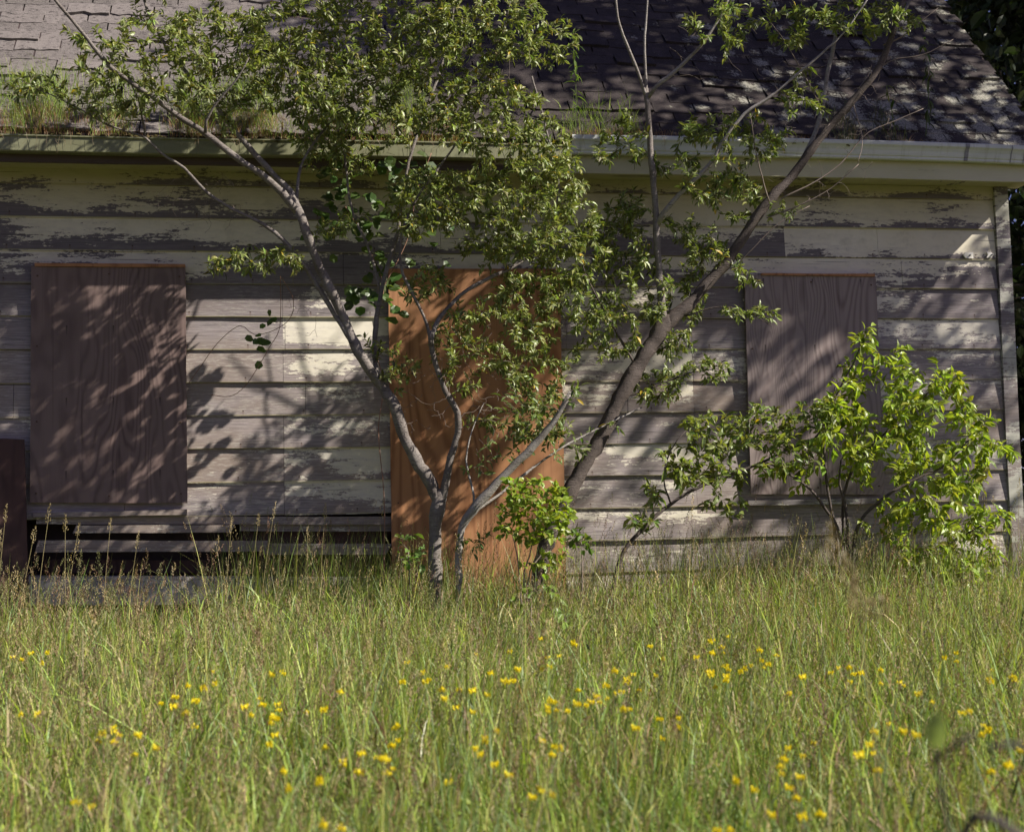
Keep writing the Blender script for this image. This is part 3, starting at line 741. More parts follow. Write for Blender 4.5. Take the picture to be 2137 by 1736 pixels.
t.limb([(455, 225), (447, 160), (440, 100), (455, 30), (464, -60)], y0=-1.15, y1=-1.2, w0=7, w1=3, n=7)
t.limb([(622, 440), (620, 395), (628, 350), (645, 312), (672, 276), (705, 238), (750, 200), (810, 150)], y0=-1.28, y1=-0.8, w0=11, w1=4, n=8)
t.limb([(808, 835), (792, 800), (758, 752), (712, 680), (668, 605), (630, 548), (590, 500), (540, 463), (480, 435), (430, 400), (385, 352), (335, 320), (302, 288), (230, 262), (180, 235), (120, 205), (60, 180)], y0=-1.15, y1=-1.45, w0=18, w1=3.5, n=8)
t.limb([(304, 291), (296, 245), (288, 205), (270, 170)], y0=-1.37, y1=-1.45, w0=7, w1=4, n=7)
t.limb([(800, 815), (785, 780), (783, 720), (786, 660), (800, 590), (826, 500), (838, 420), (858, 320), (900, 200), (935, 90), (955, -60)], y0=-1.12, y1=-0.75, w0=19, w1=6, n=8)
t.limb([(795, 610), (770, 520), (735, 440), (722, 350), (700, 240), (690, 120), (700, -20)], y0=-0.95, y1=-0.7, w0=10, w1=4, n=7)
t.limb([(918, 1060), (930, 1005), (942, 955), (956, 905), (953, 862), (930, 815), (910, 760), (900, 715), (897, 690)], y0=-1.1, y1=-1.3, w0=25, w1=14)
t.limb([(899, 722), (908, 680), (930, 650), (962, 615), (1010, 585), (1070, 558), (1120, 518), (1155, 460), (1165, 380), (1140, 270), (1110, 160)], y0=-1.28, y1=-0.85, w0=15, w1=5, n=8)
t.limb([(899, 722), (892, 680), (872, 635), (850, 590), (836, 550), (840, 480), (880, 400), (930, 330), (985, 250), (1020, 170), (1045, 90), (1070, -20)], y0=-1.29, y1=-1.4, w0=11, w1=4, n=7)
t.grow(blob([(720, 70, 230, 95, -1.3, .3, 80), (1000, 55, 150, 80, -1.5, .2, 56), (850, 190, 230, 90, -1.4, .25, 90), (1010, 240, 130, 80, -1.5, .2, 54), (630, 170, 110, 80, -1.1, .35, 34),
             (470, 80, 120, 80, -1.3, .3, 38), (330, 110, 110, 85, -1.5, .3, 30), (210, 120, 60, 70, -1.6, .2, 10), (240, 205, 110, 45, -1.5, .2, 20), (450, 190, 90, 60, -1.4, .2, 18), (80, 180, 70, 28, -1.45, .1, 9), (560, 545, 85, 28, -1.25, .15, 16), (470, 555, 50, 18, -1.3, .1, 7),
             (960, 420, 140, 70, -1.4, .2, 50), (1090, 420, 110, 100, -1.45, .2, 60), (1130, 310, 60, 70, -1.45, .15, 24), (880, 420, 80, 80, -1.1, .3, 22), (1080, 515, 140, 32, -1.1, .25, 26),
             (720, 300, 110, 70, -.8, .25, 24), (600, -90, 300, 60, -1.1, .4, 34), (900, -110, 200, 80, -1.4, .3, 44), (300, -80, 130, 60, -1.4, .3, 10),
             (1090, 620, 80, 50, -1.0, .25, 22), (1120, 750, 70, 100, -1.1, .2, 30), (1130, 880, 60, 60, -1.2, .2, 14), (960, 740, 60, 90, -1.2, .2, 8), (1150, 580, 50, 40, -1.0, .2, 12), (880, 590, 50, 50, -1.2, .2, 9), (835, 770, 35, 50, -1.2, .1, 6), (1040, 690, 90, 60, -1.2, .2, 8), (700, 470, 40, 30, -1.2, .15, 6), (1190, 480, 60, 60, -1.0, .2, 14), (1150, 90, 60, 60, -1.45, .15, 12), (1180, 370, 50, 60, -1.4, .2, 14)], 3.5),
       L_NARROW, 0.041, G1, 0.0054, 0.12, 0.32, 0.008, 0.2)
t.grow(blob([(980, 800, 120, 100, -1.2, .15, 80), (870, 860, 50, 80, -1.1, .1, 20), (1050, 720, 90, 80, -1.1, .15, 30), (420, 420, 100, 70, -1.0, .15, 24), (640, 640, 50, 80, -1.1, .1, 14), (720, 830, 60, 50, -1.0, .1, 7), (1060, 180, 60, 60, -1, .1, 5)]), None, 0, None, tw=0.0026)
t.done()

# ------------------------------------------------------------------ the leaning stub tree
t = Tree('stub_tree', base_of(957, 1335, -1.3), 'leaning pale trunk with a broken off top in front of the orange door board', 'tree', (M['bark_pale'], M['twig']))
t.limb([(955, 1345, -1.3, 22), (957, 1250, -1.3, 20), (958, 1160, -1.3, 21), (965, 1100, -1.3, 24), (985, 1065, -1.32, 28), (1040, 1005, -1.36, 26), (1100, 945, -1.4, 23), (1150, 885, -1.45, 20), (1178, 845, -1.48, 17), (1192, 818, -1.5, 14)], 'trunk', n=12, ground=True, rough=0.05)
t.limb([(968, 1100), (990, 1055), (984, 1010), (972, 960), (985, 900), (1010, 840)], y0=-1.3, y1=-1.2, w0=9, w1=3, n=7)
t.limb([(980, 1075), (1045, 1030), (1100, 985), (1180, 930), (1260, 888), (1340, 850)], y0=-1.3, y1=-1.0, w0=10, w1=4, n=7)
t.grow(blob([(1185, 815, 28, 30, -1.5, .1, 8), (1110, 860, 50, 50, -1.4, .2, 11), (1060, 930, 60, 40, -1.3, .15, 10), (1000, 990, 40, 50, -1.3, .1, 5), (1170, 930, 60, 40, -1.2, .15, 12), (1250, 900, 60, 30, -1.1, .1, 5), (985, 1130, 30, 30, -1.3, .1, 5)]), L_NARROW, 0.052, (0.12, 0.16, 0.045), 0.017, 0.3)
t.grow(blob([(1020, 900, 80, 60, -1.25, .2, 16)]), None, 0, None, tw=0.0022)
t.done()

# ------------------------------------------------------------------ the right tree
t = Tree('slanting_tree', base_of(1108, 1330, -1.0), 'dark barked tree whose thick trunk slants up to the right and forks near the eave', 'tree', (M['bark_brown'], M['twig']))
t.limb([(1103, 1340, -1.0, 50), (1118, 1235, -1.0, 46), (1150, 1110, -1.0, 44), (1187, 1032, -1.0, 44), (1260, 897, -1.0, 45), (1328, 767, -1.0, 47), (1372, 700, -1.0, 48), (1400, 664, -1.0, 38)], 'trunk', n=16, ground=True, step=0.04)
t.limb([(1380, 712, -1.0, 20), (1384, 672, -1.0, 25), (1378, 620, -1.0, 23), (1374, 540, -1.0, 21), (1370, 470, -1.02, 20), (1364, 390, -1.03, 19), (1356, 290, -1.05, 18), (1348, 185, -1.05, 15)], n=12, bark=M['bark_grey'])
t.limb([(1350, 210), (1347, 150), (1345, 90), (1350, 20), (1353, -80)], y0=-1.05, y1=-1.1, w0=10, w1=5, n=8, bark=M['bark_pale'])
t.limb([(1350, 205), (1332, 152), (1309, 95), (1292, 50), (1280, -40)], y0=-1.05, y1=-1.2, w0=11, w1=6, n=8, bark=M['bark_pale'])
t.limb([(1352, 205), (1368, 182), (1408, 150), (1440, 120), (1475, 80), (1512, 18), (1542, -60)], y0=-1.05, y1=-1.3, w0=14, w1=8, n=8, bark=M['bark_pale'])
t.limb([(1372, 470), (1384, 445), (1410, 415), (1445, 380), (1482, 342), (1515, 285), (1555, 237), (1605, 205), (1652, 165), (1700, 125), (1760, 70), (1810, 0)], y0=-1.02, y1=-1.5, w0=17, w1=4, n=9, bark=M['bark_pale'])
t.limb([(1370, 712, -1.0, 32), (1408, 658, -1.0, 40), (1445, 628, -1.0, 36), (1510, 555, -1.02, 33), (1562, 478, -1.05, 31), (1610, 415, -1.1, 30), (1660, 358, -1.1, 26), (1715, 285, -1.15, 24), (1775, 215, -1.2, 22), (1825, 155, -1.25, 21), (1850, 105, -1.25, 18), (1870, 50, -1.3, 17), (1888, -10, -1.3, 15), (1910, -90, -1.3, 12)], n=12)
t.limb([(1658, 372), (1678, 330), (1698, 285), (1716, 225), (1728, 150), (1742, 80), (1752, 0), (1757, -80)], y0=-1.1, y1=-1.0, w0=17, w1=9, n=9, bark=M['bark_pale'])
t.limb([(1846, 118), (1862, 80), (1890, 20), (1915, -30), (1930, -80)], y0=-1.25, y1=-1.2, w0=12, w1=8, n=8, bark=M['bark_pale'])
for pts, w0 in (([(1630, 415), (1665, 398), (1703, 379), (1755, 341), (1785, 305), (1813, 276), (1870, 252), (1927, 227)], 5.5), ([(1600, 455), (1660, 432), (1720, 403), (1760, 372), (1792, 343)], 4.5), ([(1843, 95), (1880, 78), (1910, 55), (1958, 17)], 5),
                ([(1760, 235), (1800, 175), (1858, 128), (1927, 114), (1989, 83)], 4), ([(1605, 420), (1590, 370), (1578, 320), (1568, 250)], 5), ([(1530, 560), (1570, 520), (1620, 470), (1690, 430)], 4), ([(1715, 230), (1680, 160), (1640, 90), (1610, 50)], 4), ([(1780, 215), (1800, 290), (1790, 340)], 3)):
    t.limb(pts, y0=-1.15, y1=-1.3, w0=w0, w1=2, n=6, bark=M['twig'])
t.limb([(1430, 660), (1500, 640), (1560, 652), (1610, 680)], y0=-1.0, y1=-1.2, w0=5, w1=2, n=6)
t.limb([(1330, 770), (1290, 700), (1240, 610), (1210, 540)], y0=-1.0, y1=-1.1, w0=9, w1=3, n=7)
t.limb([(1300, 830), (1360, 810), (1430, 780), (1500, 770)], y0=-1.0, y1=-1.1, w0=6, w1=2, n=6)
t.grow(blob([(1290, 490, 60, 80, -.75, .2, 20), (1480, 330, 85, 95, -1.05, .25, 30), (1535, 410, 55, 50, -1.05, .2, 14), (1300, 600, 110, 75, -.95, .25, 32), (1260, 690, 80, 60, -1.0, .25, 24), (1370, 800, 60, 42, -.9, .2, 18),
             (1205, 620, 60, 60, -1.0, .2, 22), (1230, 500, 50, 60, -1.0, .2, 14), (1460, 500, 55, 45, -.9, .2, 14), (1420, 730, 45, 45, -.9, .15, 12), (1560, 655, 65, 18, -1.15, .1, 9), (1490, 770, 45, 28, -1.1, .1, 8), (1520, 50, 90, 45, -1.2, .3, 7),
             (1810, 30, 120, 40, -1.3, .25, 22), (1670, 190, 50, 50, -1.3, .2, 7), (1290, 300, 55, 55, -1.0, .2, 8), (1590, 290, 45, 55, -1.1, .2, 9), (1430, 620, 50, 50, -.8, .15, 12), (1650, 40, 90, 50, -1.3, .2, 6), (1850, -80, 150, 60, -1.15, .25, 34), (1560, 560, 35, 40, -1.1, .1, 4), (1640, 440, 40, 20, -1.15, .05, 4)], 2.6),
       L_NARROW, 0.043, (0.165, 0.198, 0.052), 0.0058, 0.12, var=0.32, yellow=0.008, droop=0.12)
t.grow(blob([(1700, 330, 130, 90, -1.2, .15, 34), (1820, 200, 100, 90, -1.25, .15, 28), (1680, 200, 100, 80, -1.2, .15, 20), (1450, 110, 70, 70, -1.2, .1, 8), (1580, 120, 70, 60, -1.3, .1, 6)]), None, 0, None, tw=0.0026)
t.done()

# ------------------------------------------------------------------ right-hand bush and saplings
GB = (0.25, 0.32, 0.045)
t = Tree('cherry_bush', base_of(1772, 1240, -1.0), 'bright green bushy shrub growing at the house corner before the grey window board', 'shrub', (M['bark_brown'], M['twig']))
t.limb([(1775, 1290, -1.0, 16), (1772, 1180, -1.0, 13), (1768, 1120, -1.0, 11), (1765, 1060, -1.0, 9), (1752, 1010, -1.0, 7), (1755, 960, -1.0, 5)], 'stem', n=8, ground=True)
t.limb([(1776, 1290), (1780, 1180), (1795, 1090), (1850, 1035), (1910, 1000), (1965, 975), (2020, 920)], 'stem', y0=-1.0, y1=-1.15, w0=14, w1=4, n=8, ground=True)
t.limb([(1770, 1290), (1755, 1130), (1720, 1060), (1690, 1020), (1640, 985), (1600, 965)], 'stem', y0=-1.0, y1=-1.1, w0=12, w1=4, n=8, ground=True)
t.limb([(1772, 1290), (1760, 1120), (1770, 1000), (1830, 920), (1900, 860), (1960, 790)], 'stem', y0=-.95, y1=-.9, w0=11, w1=4, n=8, ground=True)
t.limb([(1768, 1290), (1740, 1100), (1720, 950), (1740, 840), (1780, 760), (1806, 700)], 'stem', y0=-1.0, y1=-1.0, w0=11, w1=3, n=8, ground=True)
t.limb([(1790, 1290), (1900, 1180), (1990, 1130), (2060, 1090), (2110, 1070)], 'stem', y0=-1.1, y1=-1.2, w0=9, w1=3, n=7, ground=True)
t.grow(blob([(1805, 700, 32, 32, -1.0, .1, 7), (1820, 770, 70, 40, -1.0, .15, 13), (1890, 740, 20, 30, -1.0, .1, 3), (1850, 860, 100, 60, -1.0, .25, 26), (1950, 870, 90, 60, -1.0, .25, 24), (1980, 790, 40, 30, -.95, .15, 8), (1760, 850, 60, 45, -1.0, .2, 9),
             (1900, 960, 140, 60, -1.0, .3, 36), (2020, 950, 60, 60, -1.1, .25, 16), (2090, 940, 35, 20, -1.1, .1, 6), (2060, 880, 30, 30, -1.1, .1, 5), (1950, 1060, 90, 50, -1.05, .3, 26), (2020, 1060, 60, 60, -1.1, .25, 18), (2090, 1080, 35, 25, -1.2, .1, 7), (1990, 1150, 90, 50, -1.15, .25, 22), (1660, 990, 70, 30, -1.05, .15, 7), (1760, 970, 60, 60, -1.0, .25, 9), (1850, 1080, 70, 50, -1.0, .2, 10), (1990, 1220, 100, 40, -1.2, .2, 22), (2020, 1160, 70, 50, -1.15, .2, 16), (1930, 1140, 60, 60, -1.1, .2, 10), (1890, 820, 60, 60, -1.0, .15, 10)], 1.7),
       L_MID, 0.062, GB, 0.0115, 0.25, 0.22, 0.0, 0.05, 0.25, 1.0)
t.done('leaf_young')
t = Tree('sapling', base_of(1275, 1290, -1.1), 'dark thin leaning sapling rising to the right beside the bright shrub', 'sapling', (M['bark_brown'], M['twig']))
t.limb([(1250, 1330), (1290, 1180), (1340, 1105), (1400, 1052), (1460, 1015), (1540, 985), (1590, 965), (1650, 935), (1700, 915), (1735, 850), (1745, 800)], 'trunk', y0=-1.15, y1=-1.1, w0=15, w1=4, n=8, ground=True)
t.limb([(1400, 1052), (1385, 1000), (1400, 940), (1430, 900)], y0=-1.14, y1=-1.2, w0=6, w1=3, n=6)
t.grow(blob([(1440, 960, 65, 50, -1.15, .15, 20), (1510, 900, 75, 40, -1.1, .15, 24), (1590, 890, 75, 45, -1.1, .15, 24), (1640, 950, 70, 40, -1.1, .15, 18), (1700, 870, 50, 40, -1.1, .15, 10), (1480, 980, 80, 40, -1.1, .15, 14), (1360, 1030, 25, 25, -1.15, .1, 6), (1340, 1090, 30, 20, -1.15, .1, 6), (1510, 1060, 50, 30, -1.1, .1, 5), (1490, 880, 90, 20, -1.1, .1, 5)], 2.6),
       L_MID, 0.054, (0.165, 0.205, 0.058), 0.0105, 0.2, 0.25, 0.004, 0.1, 0.1)
t.done('leaf_young')
t = Tree('small_bush', base_of(1105, 1280, -1.5), 'small round yellow green bush at the foot of the slanting trunk', 'shrub', (M['twig'], M['twig']))
for i, (x, y) in enumerate(((1070, 1120), (1120, 1080), (1165, 1100), (1150, 1150))):
    t.limb([(1095+4*i, 1300), (1085+8*i, 1220), ((1090+x)/2, 1160), (x, y)], 'stem', y0=-1.5, y1=-1.55+0.05*i, w0=7, w1=3, n=6, ground=True)
t.grow(blob([(1120, 1045, 68, 45, -1.5, .2, 44), (1075, 1080, 40, 40, -1.5, .15, 12), (1160, 1080, 40, 45, -1.5, .18, 22), (1130, 1110, 50, 35, -1.55, .15, 14), (1095, 1010, 45, 20, -1.5, .12, 8), (1165, 1150, 30, 40, -1.5, .15, 7), (1055, 1120, 25, 25, -1.5, .1, 3), (1130, 1180, 40, 20, -1.5, .1, 4)]),
       L_WIDE, 0.042, (0.22, 0.29, 0.04), 0.009, 0.2, 0.2, 0.0, 0.0, 0.0, 1.0)
t.done('leaf_young')
for (x, y, rx, ry, Y, n, lab, gc) in ((1212, 1125, 34, 30, -1.25, 13, 'low leafy dark green plant right of the round yellow green bush', (0.10, 0.17, 0.03)),
                                  (852, 1150, 34, 45, -1.2, 13, 'low pale green leafy plant left of the forked trunk base', (0.14, 0.22, 0.05)),
                                  (1120, 1240, 50, 30, -1.7, 8, 'low sprawling leafy weed in grass below the round bush', (0.17, 0.24, 0.04)),
                                  (1180, 1290, 40, 25, -2.2, 7, 'single broad leaved weed clump deep in the grass by the slanting tree', (0.17, 0.25, 0.06))):
    t = Tree('leafy_weed', base_of(x, y+90, Y), lab, 'weed', (M['twig'], M['twig']), 'leafy weeds at the foot of the trees')
    t.limb([(x, y+140), (x+3, y+60), (x, y)], 'stem', y0=Y, y1=Y, w0=6, w1=3, n=6, ground=True)
    t.grow(blob([(x, y, rx, ry, Y, .12, n)]), L_WIDE, 0.055, gc, 0.022, 0.2, 0.2, 0.0, 0.0, 0.05)
    t.done('leaf_young')

# ------------------------------------------------------------------ vines
def vine(label, stems, leafs, r, Y, base, size):
    o = thing('climbing_vine', at(*base, Y), label, 'vine'); mb = MB()
    for st in stems:
        A = np.array([(*at(x, y, Y+dy), r) for x, y, dy in st]); tube(mb, spline(A, 0.03), 5)
    mb.build('stem', M['vine_stem'], o, True)
    lb = MB(); n = len(leafs)
    P = np.array([at(x, y, Y+random.uniform(-.03, .03)) for x, y in leafs])
    d = nrm(RNG.normal(0, 1, (n, 3))*np.array([1, 0.5, 0.4])+np.array([0, -0.3, -0.4])); u = nrm(RNG.normal(0, 0.35, (n, 3))+np.array([0.1, -0.75, 0.6]))
    leaves(lb, L_ROUND, P-d*size*0.5, d, u, size*(1+RNG.normal(0, 0.15, n)), palette(n, (0.075, 0.125, 0.03), 0.2))
    lb.build('leaves', M['leaf_young'], o)
vine('thin red vine hanging with few round leaves over bare clapboards', [[(585, 575, -.2), (586, 640, 0), (582, 690, 0), (562, 725, 0), (545, 755, 0), (512, 805, .05), (480, 827, .1), (440, 824, .1)], [(588, 580, -.2), (612, 625, 0), (605, 665, 0), (570, 690, 0), (530, 698, .05), (500, 680, .1), (455, 715, .2), (415, 770, .3), (393, 800, .4)]],
     [(562, 655), (572, 668), (566, 672), (546, 682), (520, 707), (537, 700), (533, 714), (542, 712), (556, 714), (544, 730), (540, 762)], 0.0022, -0.85, (588, 575), 0.058)
vine('dark round leaved vine climbing the thin upright limb beside the door board', [[(800, 1240, 0), (802, 1050, .0), (790, 900, 0), (800, 800, 0), (778, 700, 0), (800, 600, 0), (760, 500, 0), (720, 430, 0)], [(800, 600, 0), (850, 500, 0), (870, 400, 0), (900, 320, 0)]],
     [(x+random.gauss(0, s), y+random.gauss(0, s2)) for x, y, s, s2, k in ((755, 620, 16, 20, 12), (745, 470, 35, 28, 34), (790, 560, 20, 40, 16), (815, 640, 22, 28, 14), (860, 350, 40, 30, 26), (700, 420, 30, 40, 22), (890, 460, 25, 45, 16), (820, 400, 40, 50, 20)) for _ in range(k)], 0.0032, -0.72, (800, 1240), 0.072)

# ------------------------------------------------------------------ trees to the right of the house
def crown_tree(name, base, label, crowns, per, size, base_c, trunk_r, mats, group=None):
    o = thing(name, base, label, 'tree', group)
    bx, by, bz = base; cx = np.mean([c[0] for c in crowns]); cy = np.mean([c[1] for c in crowns]); cz = max(c[2] for c in crowns)
    mb = MB(); ph = np.array([(bx, by, bz-0.2, trunk_r*1.3), (bx, by, bz+1, trunk_r), ((bx+cx)/2, (by+cy)/2, (bz+cz)/2, trunk_r*0.7), (cx, cy, cz, trunk_r*0.25)])
    tube(mb, spline(ph, 0.3), 10, 0.04); mb.build('trunk', mats[0], o, True)
    br, lf = MB(), MB(); top = ph[2, :3]
    for (x, y, z, rx, rz, n) in crowns:
        c = np.array([x, y, z])
        zz = np.clip(z-rz*0.8, bz+1.2, cz); f = (zz-bz)/(cz-bz); st = np.array([bx+(cx-bx)*f, by+(cy-by)*f, zz])
        tube(br, spline(np.array([(*st, trunk_r*0.4), (*((st+c)/2+np.array([0, 0, -.1])), trunk_r*0.25), (*c, 0.02)]), 0.25), 6)
        k = max(6, n//per)
        cc = c+nrm(RNG.normal(0, 1, (k, 3)))*(RNG.random((k, 1))**0.45)*np.array([rx, rx, rz])
        for q in cc:
            tube(br, np.array([(*(c*0.6+q*0.4), 0.015), (*q, 0.006)]), 4)
        P = np.repeat(cc, per, 0)+RNG.normal(0, 1, (k*per, 3))*np.array([0.26, 0.26, 0.16])
        m_ = len(P); d = nrm(RNG.normal(0, 1, (m_, 3))+np.array([0, 0, -0.3])); u = nrm(RNG.normal(0, 0.6, (m_, 3))+np.array([0, 0, 1]))
        leaves(lf, L_WIDE, P, d, u, size*(1+RNG.normal(0, 0.25, m_)), palette(m_, base_c, 0.25))
    br.build('branches', mats[0], o, True); lf.build('crown', M['leaf_dark'], o)
    return o
DK = (0.022, 0.036, 0.012); BM = (M['bark_dark'], M['twig'])  # near-black leaf colour carries the shade behind the house corner
crown_tree('maple_tree', (9.4, 2.6, 0), 'tall dark tree behind the right corner of the house', [(8.1, 2.6, 3.2, 1.7, 1.7, 5200), (8.7, 3.0, 6.0, 2.0, 1.9, 5200), (7.8, 2.2, 1.1, 1.5, 1.2, 3600), (9.6, 3.4, 8.4, 1.9, 1.6, 2400), (7.4, 3.2, 6.3, 1.3, 1.3, 3200), (7.0, 2.7, 4.5, 1.1, 1.1, 2600), (6.9, 3.4, 2.2, 0.9, 1.0, 1800)], 24, 0.13, DK, 0.22, BM)
crown_tree('maple_tree', (12.5, 7.5, 0), 'large dark tree farther back beyond the house gable', [(10.4, 7.0, 4.0, 2.6, 2.6, 5200), (11.6, 7.5, 8.0, 2.8, 2.5, 3600), (9.9, 7.2, 1.6, 2.2, 1.8, 3600), (8.8, 8.2, 8.0, 1.5, 1.5, 700)], 24, 0.15, DK, 0.28, BM)
crown_tree('maple_tree', (9.2, -2.2, -0.08), 'broad shade tree standing in front of the right end of the house', [(5.3, -1.6, 9.0, 0.8, 0.6, 500), (6.3, -1.7, 9.0, 0.9, 0.7, 1000), (7.2, -1.7, 9.1, 0.9, 0.75, 1200), (8.1, -1.7, 9.1, 0.9, 0.75, 1200), (8.9, -1.7, 9.2, 0.8, 0.7, 900), (8.1, -2.4, 8.2, 0.9, 0.5, 300), (9.5, -2.3, 8.4, 0.9, 0.6, 500), (9.0, -2.3, 7.3, 0.8, 0.5, 560), (9.5, -2.3, 6.1, 0.85, 0.9, 1000), (8.4, -2.3, 6.6, 0.8, 0.5, 260), (7.3, -2.3, 6.9, 0.8, 0.45, 420), (6.4, -2.3, 6.7, 0.6, 0.45, 460), (9.5, -1.4, 9.2, 0.9, 0.7, 1000)], 20, 0.11, (0.06, 0.10, 0.03), 0.2, BM)
crown_tree('maple_tree', (14.5, -0.2, 0), 'tall spreading tree beside the yard to the right of the house', [(13.5, 0.3, 4.6, 2.4, 2.4, 2600), (13.8, 0.2, 8.0, 2.4, 2.2, 2400), (15.6, 0.0, 6.2, 2.2, 2.4, 1600)], 24, 0.15, (0.05, 0.08, 0.025), 0.25, BM)

# ------------------------------------------------------------------ grass
def blades(mb, P, h, wd, lean, bend, cols, seg=4):
    """vectorised ribbons: P base points, h heights, lean heading vectors, bend amount"""
    n = len(P); a = RNG.random(n)*2*math.pi
    side = np.stack([np.cos(a), np.sin(a), np.zeros(n)], 1)
    t = np.linspace(0, 1, seg+1)
    fw = np.stack([np.cos(lean), np.sin(lean), np.zeros(n)], 1)
    off = h[:, None]*(0.12*t[None]+bend[:, None]*t[None]**2.2)
    zz = h[:, None]*(t[None]-0.30*np.abs(bend[:, None])*t[None]**3)
    ctr = P[:, None]+fw[:, None]*off[:, :, None]; ctr[:, :, 2] += zz
    wt = wd[:, None]*np.array([0.75, 1.0, 0.9, 0.62, 0.0])[None, :seg+1] if seg == 4 else wd[:, None]*np.array([0.9, 1.0, 0.6, 0.0])[None]
    Lf = ctr-side[:, None]*wt[:, :, None]*0.5; Rt = ctr+side[:, None]*wt[:, :, None]*0.5
    V = np.concatenate([np.stack([Lf[:, :seg], Rt[:, :seg]], 2).reshape(n, -1, 3), ctr[:, seg:]], 1)
    k = 2*seg+1; o = (np.arange(n)*k)[:, None, None]
    q = np.array([[2*i, 2*i+1, 2*i+3, 2*i+2] for i in range(seg-1)]); tr = np.array([[2*seg-2, 2*seg-1, 2*seg]])
    mb.add(V.reshape(-1, 3), (q[None]+o).reshape(-1, 4), (tr[None]+o).reshape(-1, 3), np.repeat(cols, k, 0))
    return ctr
def in_view(x, y, m_=0.5):
    d = (y-CAM[1])*math.cos(YAW)+x*math.sin(YAW); s_ = x*math.cos(YAW)-(y-CAM[1])*math.sin(YAW)
    return (np.abs(s_) < d*W_/2/F_*1.04+m_) & (d > 1.2)
def scatter(n, x0, x1, y0, y1):
    return RNG.uniform(x0, x1, n), RNG.uniform(y0, y1, n)
def vnoise(x, y, s, seed=0):
    return 0.5+0.25*(np.sin(x*s+seed+1.3*np.sin(y*s*0.7+seed))+np.sin(y*s*1.3+2.1*seed+np.sin(x*s*0.9)))
GRASS = np.array([[0.19, 0.27, 0.045], [0.29, 0.345, 0.060], [0.14, 0.22, 0.055], [0.33, 0.33, 0.10], [0.20, 0.275, 0.12], [0.24, 0.33, 0.05]])
DRY = np.array([[0.40, 0.32, 0.16], [0.28, 0.20, 0.11], [0.46, 0.38, 0.22], [0.26, 0.155, 0.095], [0.20, 0.13, 0.085]])
def grass():
    mb = MB()
    x, y = scatter(170000, -4.5, 7.5, -7.3, -0.1); k = in_view(x, y, 1.0)
    x, y = x[k], y[k]
    x2, y2 = scatter(75000, -6.5, 9, -8.5, -0.1); k = ~in_view(x2, y2, 1.0) 
    x = np.concatenate([x, x2[k]]); y = np.concatenate([y, y2[k]])
    cl = vnoise(x, y, 2.3, 1.0)
    keep = RNG.random(len(x)) < 0.55+0.45*cl; x, y, cl = x[keep], y[keep], cl[keep]
    n = len(x); P = np.stack([x, y, gz(x, y)-0.01], 1)
    h = RNG.gamma(6, 0.062, n)*(0.62+0.5*cl+0.22*vnoise(x, y, 7.0, 8))
    near = np.clip(1+y/1.4, 0, 1)
    h = h*(1+near*np.where(x < -0.45, -0.46, np.where(x < 0.65, 0.60, 0.48))); h = np.clip(h, 0.12, 0.82)
    tall = (x > -0.42) & (x < 0.72) & (y > -1.1) & (RNG.random(n) < 0.24); h[tall] = RNG.uniform(0.55, 1.0, int(tall.sum()))
    tall2 = (x > 0.72) & (y > -1.4) & (RNG.random(n) < 0.10*vnoise(x, y, 4.1, 3)*2); h[tall2] = RNG.uniform(0.55, 0.92, int(tall2.sum()))
    dry = RNG.random(n) < (0.17+0.16*vnoise(x, y, 1.1, 4))*np.where(y < -4.0, 0.7, 1.0)
    c = GRASS[RNG.integers(0, len(GRASS), n)]; c[dry] = DRY[RNG.integers(0, len(DRY), int(dry.sum()))]
    c = c*np.exp(RNG.normal(0.05, 0.38, (n, 1)))*(0.85+0.3*vnoise(x, y, 1.7, 2))[:, None]
    wd = RNG.gamma(4, 0.00095, n).clip(0.0016, 0.0085); wd[dry] *= 0.55; wd = wd*np.where(y < -4.0, 1.3, 1.0)
    blades(mb, P, h, wd, RNG.normal(0.3, 1.9, n), np.where(RNG.random(n) < 0.14, RNG.uniform(0.3, 0.8, n), np.abs(RNG.normal(0.08, 0.12, n))), np.clip(c, 0.01, 0.7))
    # leaves that leave the stalks part of the way up, and small herb leaflets between them
    x, y = scatter(150000, -4.5, 7.5, -7.3, -0.15); k = in_view(x, y, 0.3) & (RNG.random(len(x)) < 0.45+0.55*vnoise(x, y, 2.9, 6)); x, y = x[k], y[k]; n = len(x)
    low = np.where((x < -0.45) & (y > -1.4), 0.62, 1.0)
    P = np.stack([x, y, gz(x, y)+RNG.uniform(0.04, 0.44, n)*low], 1); dry = RNG.random(n) < 0.22
    c = GRASS[RNG.integers(0, len(GRASS), n)]; c[dry] = DRY[RNG.integers(0, len(DRY), int(dry.sum()))]
    c = c*np.exp(RNG.normal(0.05, 0.36, (n, 1)))
    blades(mb, P, RNG.uniform(0.06, 0.20, n), RNG.gamma(4, 0.0011, n).clip(0.0016, 0.0085), RNG.random(n)*6.28, RNG.uniform(0.2, 1.0, n), np.clip(c, 0.01, 0.7), 3)
    x, y = scatter(60000, -4.5, 7.5, -7.3, -0.15); k = in_view(x, y, 0.3) & (vnoise(x, y, 3.3, 9)+0.25*RNG.random(len(x)) > 0.55); x, y = x[k], y[k]; n = len(x)
    low = np.where((x < -0.45) & (y > -1.4), 0.6, 1.0)
    P = np.stack([x, y, gz(x, y)+RNG.uniform(0.08, 0.42, n)*low], 1)
    leaves(mb, L_MID, P, nrm(RNG.normal(0, 1, (n, 3))+np.array([0, 0, 0.6])), nrm(RNG.normal(0, .5, (n, 3))+np.array([0, 0, 1.0])), RNG.uniform(0.014, 0.036, n), np.clip(palette(n, (0.19, 0.26, 0.045), 0.3), 0.01, 0.7))
    o = mb.build('meadow_grass', M['grass'])
